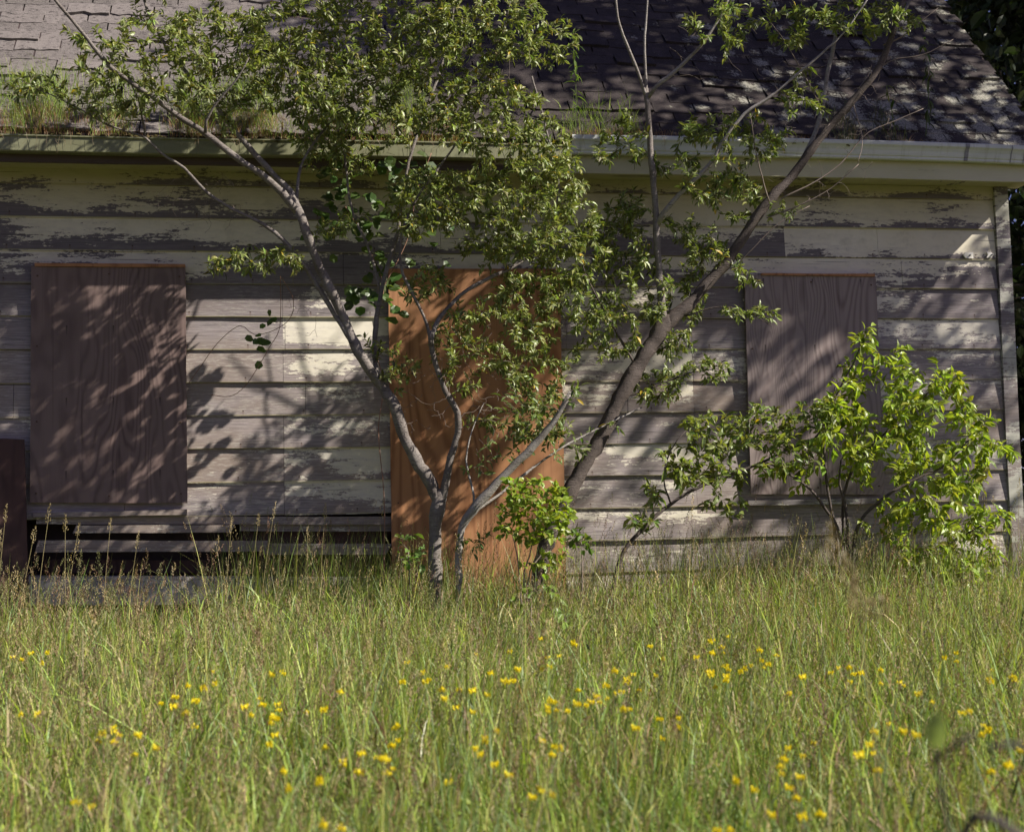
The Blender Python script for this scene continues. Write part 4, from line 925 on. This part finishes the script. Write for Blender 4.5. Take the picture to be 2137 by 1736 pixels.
    tag(o, 'tall green meadow grass covering the yard before the house', 'grass', kind='stuff')
    print('blades', n)
grass()
def spike(mb, P, T, L, r, cols, n=16, panicle=0.0):
    """seed heads: many small grains set round a line starting at P along T"""
    m_ = len(P)
    u = (np.arange(n)+0.5)/n; a = RNG.random((m_, n))*2*math.pi
    e1 = nrm(np.cross(T, np.array([0.2, 0.9, 0.1]))); e2 = np.cross(T, e1)
    env = np.sin(np.clip(u*1.02+0.10, 0, 1)*math.pi)**0.7 if not panicle else (1-u)*1.1
    rad = (r[:, None]*env[None]*(1+panicle*RNG.random((m_, n))))
    out = np.cos(a)[:, :, None]*e1[:, None]+np.sin(a)[:, :, None]*e2[:, None]
    pos = P[:, None]+T[:, None]*(L[:, None]*u[None])[:, :, None]+out*rad[:, :, None]*0.75
    dr = nrm(T[:, None]*0.9+out*0.6)
    pos = pos.reshape(-1, 3); dr = dr.reshape(-1, 3); sz = np.repeat(np.minimum(r*1.1, 0.006), n)+0.0055
    pr = (np.array([(0, 0, 0), (0.45, -0.2, 0), (0.45, 0.2, 0), (0.45, 0, 0.2), (1, 0, 0)], float), np.zeros((0, 4), int), np.array([[0, 1, 3], [0, 3, 2], [0, 2, 1], [1, 4, 3], [3, 4, 2], [2, 4, 1]]))
    leaves(mb, pr, pos, dr, np.broadcast_to(np.array([0.1, 0.2, 0.95]), pos.shape)+RNG.normal(0, .2, pos.shape), sz, np.repeat(cols, n, 0)*(1+RNG.normal(0, .12, (len(pos), 1))))
def seedgrass():
    mb = MB()
    x, y = scatter(19000, -4, 7.3, -7.0, -0.3); k = in_view(x, y, 0.3); x, y = x[k], y[k]
    dens = 0.35+0.65*vnoise(x, y, 1.4, 3); k = RNG.random(len(x)) < dens; x, y = x[k], y[k]
    n = len(x); P = np.stack([x, y, gz(x, y)], 1)
    h = np.clip(RNG.normal(0.56, 0.10, n), 0.3, 0.85); near = np.clip(1+y/1.8, 0, 1); h = h*(1+0.38*near*(x > -0.45)-0.30*near*(x < -0.45))
    c = DRY[RNG.integers(0, 5, n)]*(1+RNG.normal(0, .2, (n, 1))); gr = RNG.random(n) < 0.4; c[gr] = np.array([0.20, 0.20, 0.08])*(1+RNG.normal(0, .15, (int(gr.sum()), 1)))
    ctr = blades(mb, P, h, np.full(n, 0.0021), RNG.normal(0.2, 1.6, n), np.abs(RNG.normal(0.10, 0.12, n)), c)
    T = nrm(ctr[:, 4]-ctr[:, 3]); kind = RNG.random(n)
    for lo, hi, L, r, ng, pan in ((0, 0.55, 0.055, 0.0034, 16, 0.0), (0.55, 0.75, 0.13, 0.012, 30, 1.2), (0.75, 1.0, 0.085, 0.0046, 22, 0.4)):
        k = (kind >= lo) & (kind < hi); m_ = int(k.sum())
        spike(mb, ctr[k, 4]-T[k]*0.02, T[k], np.full(m_, L)*RNG.uniform(.7, 1.3, m_), np.full(m_, r), c[k]*1.02, ng, pan)
    o = mb.build('seed_grass', M['grass']); tag(o, 'tan seeding grass stalks scattered through the green meadow', 'grass', kind='stuff')
seedgrass()

# individually visible seed stalks against the house
def stalks():
    rows = [(22, 1130, 1065, -2.3, 14), (12, 1180, 1120, -2.4, 13), (95, 1150, 1065, -2.2, 16), (60, 1160, 1110, -2.0, 12), (140, 1150, 1085, -1.6, 10), (168, 1185, 1100, -1.2, 9), (232, 1140, 1090, -1.3, 8), (296, 1170, 1120, -1.1, 9),
            (478, 1120, 1090, -1.0, 7), (585, 1150, 1060, -0.9, 9), (690, 1125, 1060, -0.9, 8), (1440, 1220, 1130, -1.2, 9), (1530, 1190, 1080, -1.0, 9), (1660, 1180, 1085, -0.9, 9), (1730, 1160, 1070, -1.1, 9), (2060, 1230, 1030, -1.6, 9), (2082, 1240, 1045, -1.5, 9), (2120, 1230, 1010, -1.6, 10), (545, 1140, 1080, -.9, 7), (640, 1200, 1110, -1.0, 8)]
    for i, (x, yb, yt, Y, w_) in enumerate(rows):
        tip = at(x+random.uniform(-12, 12), yt, Y); b = np.array([tip[0]+random.uniform(-.12, .06), tip[1]+random.uniform(-.05, .05), 0.0]); b[2] = float(gz(b[0], b[1]))
        side = 'left' if x < 800 else 'right'
        ref = 'the left window board' if x < 400 else 'the bare skirting boards' if x < 800 else 'the grey window board' if x < 1800 else 'the corner board'
        o = thing('seed_stalk', b, 'tall tan grass seed stalk standing up against '+ref, 'grass stalk', 'tall seed stalks against '+ref)
        A = np.array([(*b, 0.0017), (*(b*0.5+tip*0.5+np.array([-.02, 0, .02])), 0.0014), (*tip, 0.0008)]); sp = spline(A, 0.05)
        mb = MB(); tube(mb, sp, 5); mb.build('stem', M['twig'] if False else M['straw'], o, True)
        T = nrm(sp[-1, :3]-sp[-3, :3])[None]; mb = MB(); L = np.array([random.uniform(.07, .12)])
        c = DRY[[random.choice((0, 2, 0))]]
        spike(mb, tip[None]-T*0.7*L[0], T, L, np.array([random.choice((0.007, 0.010, 0.013))]), c, 34, random.choice((0.0, 0.5, 0.9)))
        mb.build('seed_head', M['grass'], o)
M['straw'] = m_plain('straw_stem', (0.26, 0.23, 0.09), (0.36, 0.29, 0.15), 20, 0.7)
stalks()
# broad-bladed tuft low right of centre
def tuft(label, x, y, Y, n, hmax, spread, c0):
    b = base_of(x, y, Y); o = thing('grass_tuft', b, label, 'grass tuft'); mb = MB()
    P = np.array(b)[None]+RNG.normal(0, spread, (n, 3))*np.array([1, 0.8, 0]); h = RNG.uniform(0.5, 1.0, n)*hmax
    blades(mb, P, h, RNG.uniform(0.007, 0.013, n), RNG.random(n)*6.28, np.abs(RNG.normal(.5, .3, n)), np.array(c0)[None]*(1+RNG.normal(0, .2, (n, 1))))
    mb.build('blades', M['grass'], o)
tuft('broad bladed bright green grass tuft low at the bottom right of centre', 1430, 1900, -6.0, 300, 0.66, 0.24, (0.12, 0.20, 0.035))
tuft('pale broad bladed grass tuft at the bottom edge left of centre', 420, 1960, -6.1, 160, 0.55, 0.25, (0.20, 0.27, 0.09))
tuft('tall dark green grass tuft beside the broken skirting boards', 640, 1280, -0.9, 110, 0.75, 0.30, (0.105, 0.17, 0.04))

# ------------------------------------------------------------------ flowers
def flower_proto():
    o = thing('yellow_wildflower', (0, 0, 0), 'yellow wildflower head on a thin stem standing in the meadow grass', 'flower', 'yellow wildflowers in the meadow grass')
    mb = MB(); tube(mb, spline(np.array([(0, 0, 0, .0013), (0.01, 0.005, 0.25, .0011), (0.0, 0.0, 0.46, .0009)]), 0.08), 4); mb.build('stem', M['stem_green'], o)
    hd = MB(); top = np.array([0, 0, 0.46])
    for k in range(7):
        a = k*0.9+random.uniform(-.3, .3); rr = 0.010 if k else 0.0
        c = top+np.array([math.cos(a)*rr, math.sin(a)*rr, random.uniform(-.005, .006)]); n = 6
        d = nrm(RNG.normal(0, 0.7, (n, 3))+np.array([math.cos(a)*.5, math.sin(a)*.5, .45]))
        leaves(hd, L_ROUND, np.repeat(c[None], n, 0), d, nrm(RNG.normal(0, .6, (n, 3))+np.array([0, -.3, .6])), np.full(n, 0.0072), np.array([[0.80, 0.68, 0.012]])*(1+RNG.normal(0, .12, (n, 1))))
    hd.build('flower_head', M['petal'], o)
    return o
M['stem_green'] = m_plain('green_stem', (0.10, 0.15, 0.04), (0.14, 0.19, 0.05), 20, 0.6)
FL = flower_proto()
def flowers():
    spots = []
    seeds = [(75, 1375), (85, 1368), (430, 1415), (440, 1428), (560, 1405), (580, 1408), (540, 1495), (560, 1480), (550, 1500), (205, 1525), (240, 1535), (375, 1500), (350, 1465), (425, 1460), (500, 1465), (570, 1545), (665, 1490), (650, 1440), (875, 1387), (905, 1405), (830, 1550), (840, 1520), (800, 1570), (820, 1595), (760, 1610), (700, 1590), (570, 1630), (640, 1630), (945, 1430), (960, 1455), (1000, 1470), (1030, 1455), (1045, 1410), (1060, 1420), (1020, 1530), (1150, 1370), (1165, 1375), (1150, 1465), (1165, 1470), (1225, 1475), (1275, 1430), (1285, 1440), (1265, 1460), (1320, 1415), (1325, 1420), (1300, 1440), (1370, 1520), (1410, 1510), (1145, 1550), (1185, 1565), (1120, 1655), (1130, 1655), (1470, 1365), (1490, 1340), (1500, 1340), (1520, 1360), (1560, 1370), (1500, 1395), (1530, 1395), (1570, 1390), (1620, 1380), (1490, 1420), (1515, 1420), (1660, 1445), (1750, 1395), (1770, 1393), (1790, 1410), (1830, 1415), (1880, 1435), (1930, 1450), (1880, 1515), (1890, 1530), (2060, 1515), (1800, 1570), (1640, 1575), (1600, 1600), (1580, 1640), (1670, 1640), (1690, 1700), (1790, 1590), (2060, 1620), (2120, 1560), (665, 1715), (155, 1690), (1540, 1720), (1650, 1670), (2050, 1410), (2110, 1420), (1990, 1380), (5, 1390), (0, 1410), (45, 1500), (270, 1560), (2010, 1500), (1700, 1570), (1000, 1560), (1060, 1610), (930, 1640), (330, 1460), (300, 1530), (1230, 1470), (1260, 1475), (1180, 1340), (1390, 1355), (1040, 1375)]
    for x, y in seeds:
        m_ = 1+(random.random() < .8)+(random.random() < .45)
        for _ in range(m_): spots.append((x+random.gauss(0, 20), y+random.gauss(0, 12)))
    R_ = random.Random(5); first = True
    for x, y in spots[:260]:
        # follow the sight line down to the height of the flower heads above the sloping yard
        hh = R_.uniform(0.50, 0.66); d = CR*(x-W_/2)/F_+CU*(H_/2-y)/F_+CF; lo, hi = 1.5, 12
        for _ in range(40):
            md = (lo+hi)/2; p = CAM+d*md
            if p[2] > gz(p[0], p[1])+hh: lo = md
            else: hi = md
        p = CAM+d*lo
        if p[1] > -0.5: continue
        if first: o = FL; first = False; kids = list(FL.children)
        else:
            o = FL.copy(); COL.objects.link(o)
            for ch in kids:
                c = ch.copy(); COL.objects.link(c); c.parent = o
        s_ = R_.uniform(0.5, 0.85)
        o.location = (p[0], p[1], float(p[2])-0.46*hh/0.46); o.rotation_euler = (R_.gauss(0, .04), R_.gauss(0, .04), R_.uniform(0, 6.28)); o.scale = (s_, s_, hh/0.46)
flowers()
def clover():
    p = at(310, 1628, -5.2); b = (p[0], p[1], float(gz(p[0], p[1])))
    o = thing('clover_flower', b, 'lone pink clover blossom low in the grass at left', 'flower'); mb = MB()
    tube(mb, spline(np.array([(*b, .0015), (p[0]+.01, p[1], (b[2]+p[2])/2, .0013), (*p, .0012)]), .06), 5); mb.build('stem', M['stem_green'], o)
    n = 60; d = nrm(RNG.normal(0, 1, (n, 3))+np.array([0, 0, .3])); hd = MB()
    leaves(hd, L_NARROW, np.repeat(p[None], n, 0), d, nrm(RNG.normal(0, 1, (n, 3))), np.full(n, .013), palette(n, (0.50, 0.24, 0.42), .15)); hd.build('flower_head', M['petal'], o)
clover()

# ------------------------------------------------------------------ weeds on the roof and in the gutter
def roof_weeds():
    mb = MB()
    def strip(x0, x1, n, hm, cols, ymin, ymax, lean=0.6, wd=(.002, .0045)):
        x = RNG.uniform(x0, x1, n); cl = vnoise(x, x*0, 5.0, 2)*0.5+vnoise(x, x*0, 14, 5)*0.5
        k = RNG.random(n) < cl*1.3; x, cl = x[k], cl[k]; m_ = len(x)
        y = RNG.uniform(ymin, ymax, m_); s_ = np.maximum(0, (y-EY)/math.cos(RP)); z = np.where(y > EY, EZ+s_*math.sin(RP), np.where(x < 1.9, 3.475, 3.54))
        h = hm*RNG.uniform(.35, 1.0, m_)*(0.5+0.8*cl)
        c = cols[RNG.integers(0, len(cols), m_)]*(1+RNG.normal(0, .2, (m_, 1)))
        blades(mb, np.stack([x, y, z], 1), h, RNG.uniform(*wd, m_), RNG.normal(-1.57, 1.6, m_), np.abs(RNG.normal(.35, .35, m_)), np.clip(c, .01, .8))
    GG = np.array([[0.22, 0.31, 0.05], [0.28, 0.35, 0.07], [0.16, 0.25, 0.05]]); RD = np.array([[0.36, 0.21, 0.11], [0.26, 0.12, 0.07], [0.42, 0.30, 0.15]])
    strip(-2.6, 1.0, 8500, 0.26, GG, -0.47, -0.02); strip(-2.6, 1.2, 9000, 0.15, RD, -0.49, -0.28, wd=(.0014, .0026))
    strip(1.9, 2.45, 420, 0.24, GG, -0.47, -.14); strip(1.9, 3.0, 1600, 0.10, RD, -0.48, -0.34, wd=(.0014, .0026)); strip(1.0, 2.0, 1200, 0.14, GG, -0.47, -.24)
    strip(3.85, 4.35, 900, 0.24, np.array([[0.08, 0.11, 0.04], [0.12, 0.10, 0.05]]), -0.47, -.12); strip(3.0, 4.6, 500, 0.10, RD, -0.48, -0.34, wd=(.0014, .0026))
    # straggling dead roots over the gutter lip
    x = RNG.uniform(-2.4, 2.6, 90); n = len(x); P = np.stack([x, np.full(n, -0.502), np.where(x < 1.9, 3.478, 3.546)], 1)
    for p in P:
        L = random.uniform(0.03, 0.14); A = np.array([(*p, .0009), (p[0]+random.gauss(0, .01), p[1]-.012, p[2]+.004, .0009), (p[0]+random.gauss(0, .02), p[1]-.012, p[2]-L*.6, .0007), (p[0]+random.gauss(0, .03), p[1]-.010, p[2]-L, .0005)])
        tube(mb, A, 3, 0, np.array([0.34, 0.25, 0.16]), cap=False)
    o = mb.build('roof_grass', M['grass']); tag(o, 'green and rusty grass sprouting along the roof edge in the gutter', 'grass', kind='stuff')
    mb = MB(); n = 900; x = RNG.uniform(-2.8, 4.7, n); k = RNG.random(n) < vnoise(x, x*0, 3, 1)+0.2; x = x[k]
    for q in x:
        y = random.uniform(-0.485, -0.415); z = (3.47 if q < 1.9 else 3.54)+random.uniform(-.012, .02); r = random.uniform(.008, .026)
        lathe(mb, (q, y, z-r*.4), (random.gauss(0, .2), random.gauss(0, .2), 1), [(r, 0), (r*.9, r*.35), (r*.5, r*.65), (r*.05, r*.75)], 7)
    o = mb.build('gutter_moss', M['moss'], None, True); tag(o, 'dark moss and leaf litter packed into the gutter', 'moss', kind='stuff')
roof_weeds()
def roof_stalk(label, pts, n, c):
    A = []
    for x, y in pts:
        d = CR*(x-W_/2)/F_+CU*(H_/2-y)/F_+CF; lo, hi = 5, 16
        for _ in range(40):
            md = (lo+hi)/2; p = CAM+d*md
            if p[2] > EZ+(p[1]-EY)*math.tan(RP)-0.0: lo = md
            else: hi = md
        A.append(CAM+d*lo)
    b = A[0]; tip = np.array([A[-1][0], b[1]+.03, 0.0]); tip = at(pts[-1][0], pts[-1][1], b[1]-.05)
    mid = at(*pts[len(pts)//2], b[1]-.03)
    o = thing('roof_weed', b, label, 'weed', 'weeds rooted on the roof'); mb = MB()
    sp = spline(np.array([(*b, .003), (*mid, .0022), (*tip, .001)]), .03); tube(mb, sp, 5); mb.build('stem', M['stem_green'], o)
    i = RNG.integers(len(sp)//6, len(sp), n); P = sp[i, :3]; d = nrm(RNG.normal(0, 1, (n, 3))+np.array([0, -.3, -.1])); lf = MB()
    leaves(lf, leaf_proto(.20, .5), P, d, np.broadcast_to(np.array([0, -.2, 1.0]), (n, 3)).copy(), RNG.uniform(.05, .11, n), palette(n, c, .2)); lf.build('leaves', M['leaf_young'], o)
roof_stalk('slender green weed rising from the shaded shingles near mid roof', [(1200, 275), (1202, 190), (1196, 75)], 34, (0.12, 0.18, 0.04))
roof_stalk('tall grassy weed rooted in lichen covered shingles near the right end', [(1932, 285), (1938, 190), (1930, 85)], 40, (0.07, 0.10, 0.03))
roof_stalk('short grassy weed on shingles left of the tall roof weed', [(1870, 285), (1862, 240), (1850, 180)], 22, (0.07, 0.10, 0.03))

# ------------------------------------------------------------------ out of focus plants close to the camera
def near_weed():
    def cam_pt(x, y, d): return CAM+d*(CR*(x-W_/2)/F_+CU*(H_/2-y)/F_+CF)
    b = cam_pt(2000, 1736, 1.3); b = np.array([b[0]+.05, b[1], 0.0]); b[2] = float(gz(b[0], b[1]))
    o = thing('broadleaf_weed', b, 'blurred dark stemmed weed with one round leaf close to the camera at lower right', 'weed'); mb = MB()
    A = [(*b, .007), (*(cam_pt(2010, 1990, 1.32)), .0035), (*cam_pt(1962, 1640, 1.3), .0022), (*cam_pt(1952, 1585, 1.3), .0018), (*cam_pt(1950, 1550, 1.28), .002)]
    tube(mb, spline(np.array(A), .03), 6)
    for pts in ([(1948, 1590), (1985, 1560), (2035, 1530)], [(2260, 1760), (2210, 1600), (2150, 1556), (2100, 1552), (2058, 1562)], [(2035, 1960), (2012, 1740), (2032, 1702), (2075, 1708), (2150, 1760)]):
        tube(mb, spline(np.array([(*cam_pt(x, y, 1.3-.01*i), .0048 if y > 1680 else .0026) for i, (x, y) in enumerate(pts)]), .02), 6)
    mb.build('stem', M['bark_dark'], o, True)
    lf = MB(); P = np.array([cam_pt(1950, 1562, 1.28)]); T = cam_pt(1960, 1470, 1.26)
    leaves(lf, L_WIDE, P, (T-P[0])[None], np.array([[-.60, -.75, .25]]), np.array([.040]), np.array([[0.15, 0.20, 0.10]])); lf.build('leaf', M['leaf_young'], o)
near_weed()
def near_panicle():
    def cam_pt(x, y, d): return CAM+d*(CR*(x-W_/2)/F_+CU*(H_/2-y)/F_+CF)
    tip = cam_pt(1745, 1160, 2.2); b = np.array([tip[0]+.12, tip[1], 0.0]); b[2] = float(gz(b[0], b[1]))
    o = thing('seed_stalk', b, 'pale blurred feathery grass panicle close to the camera below the grey window board', 'grass stalk'); mb = MB()
    md = cam_pt(1800, 1340, 2.2)
    sp = spline(np.array([(*b, .0016), (*md, .0011), (*cam_pt(1770, 1240, 2.2), .0008), (*tip, .0005)]), .03); tube(mb, sp, 5); mb.build('stem', M['straw'], o)
    hd = MB()
    for x, y, L in ((1745, 1160, .05), (1775, 1225, .05), (1790, 1270, .04), (1820, 1300, .035), (1850, 1290, .03)):
        p = cam_pt(x, y, 2.2); spike(hd, p[None], nrm(np.array([[-.15, 0, 1.0]])), np.array([L]), np.array([.009]), np.array([[0.36, 0.30, 0.17]]), 30, .9)
    hd.build('seed_head', M['grass'], o)
near_panicle()
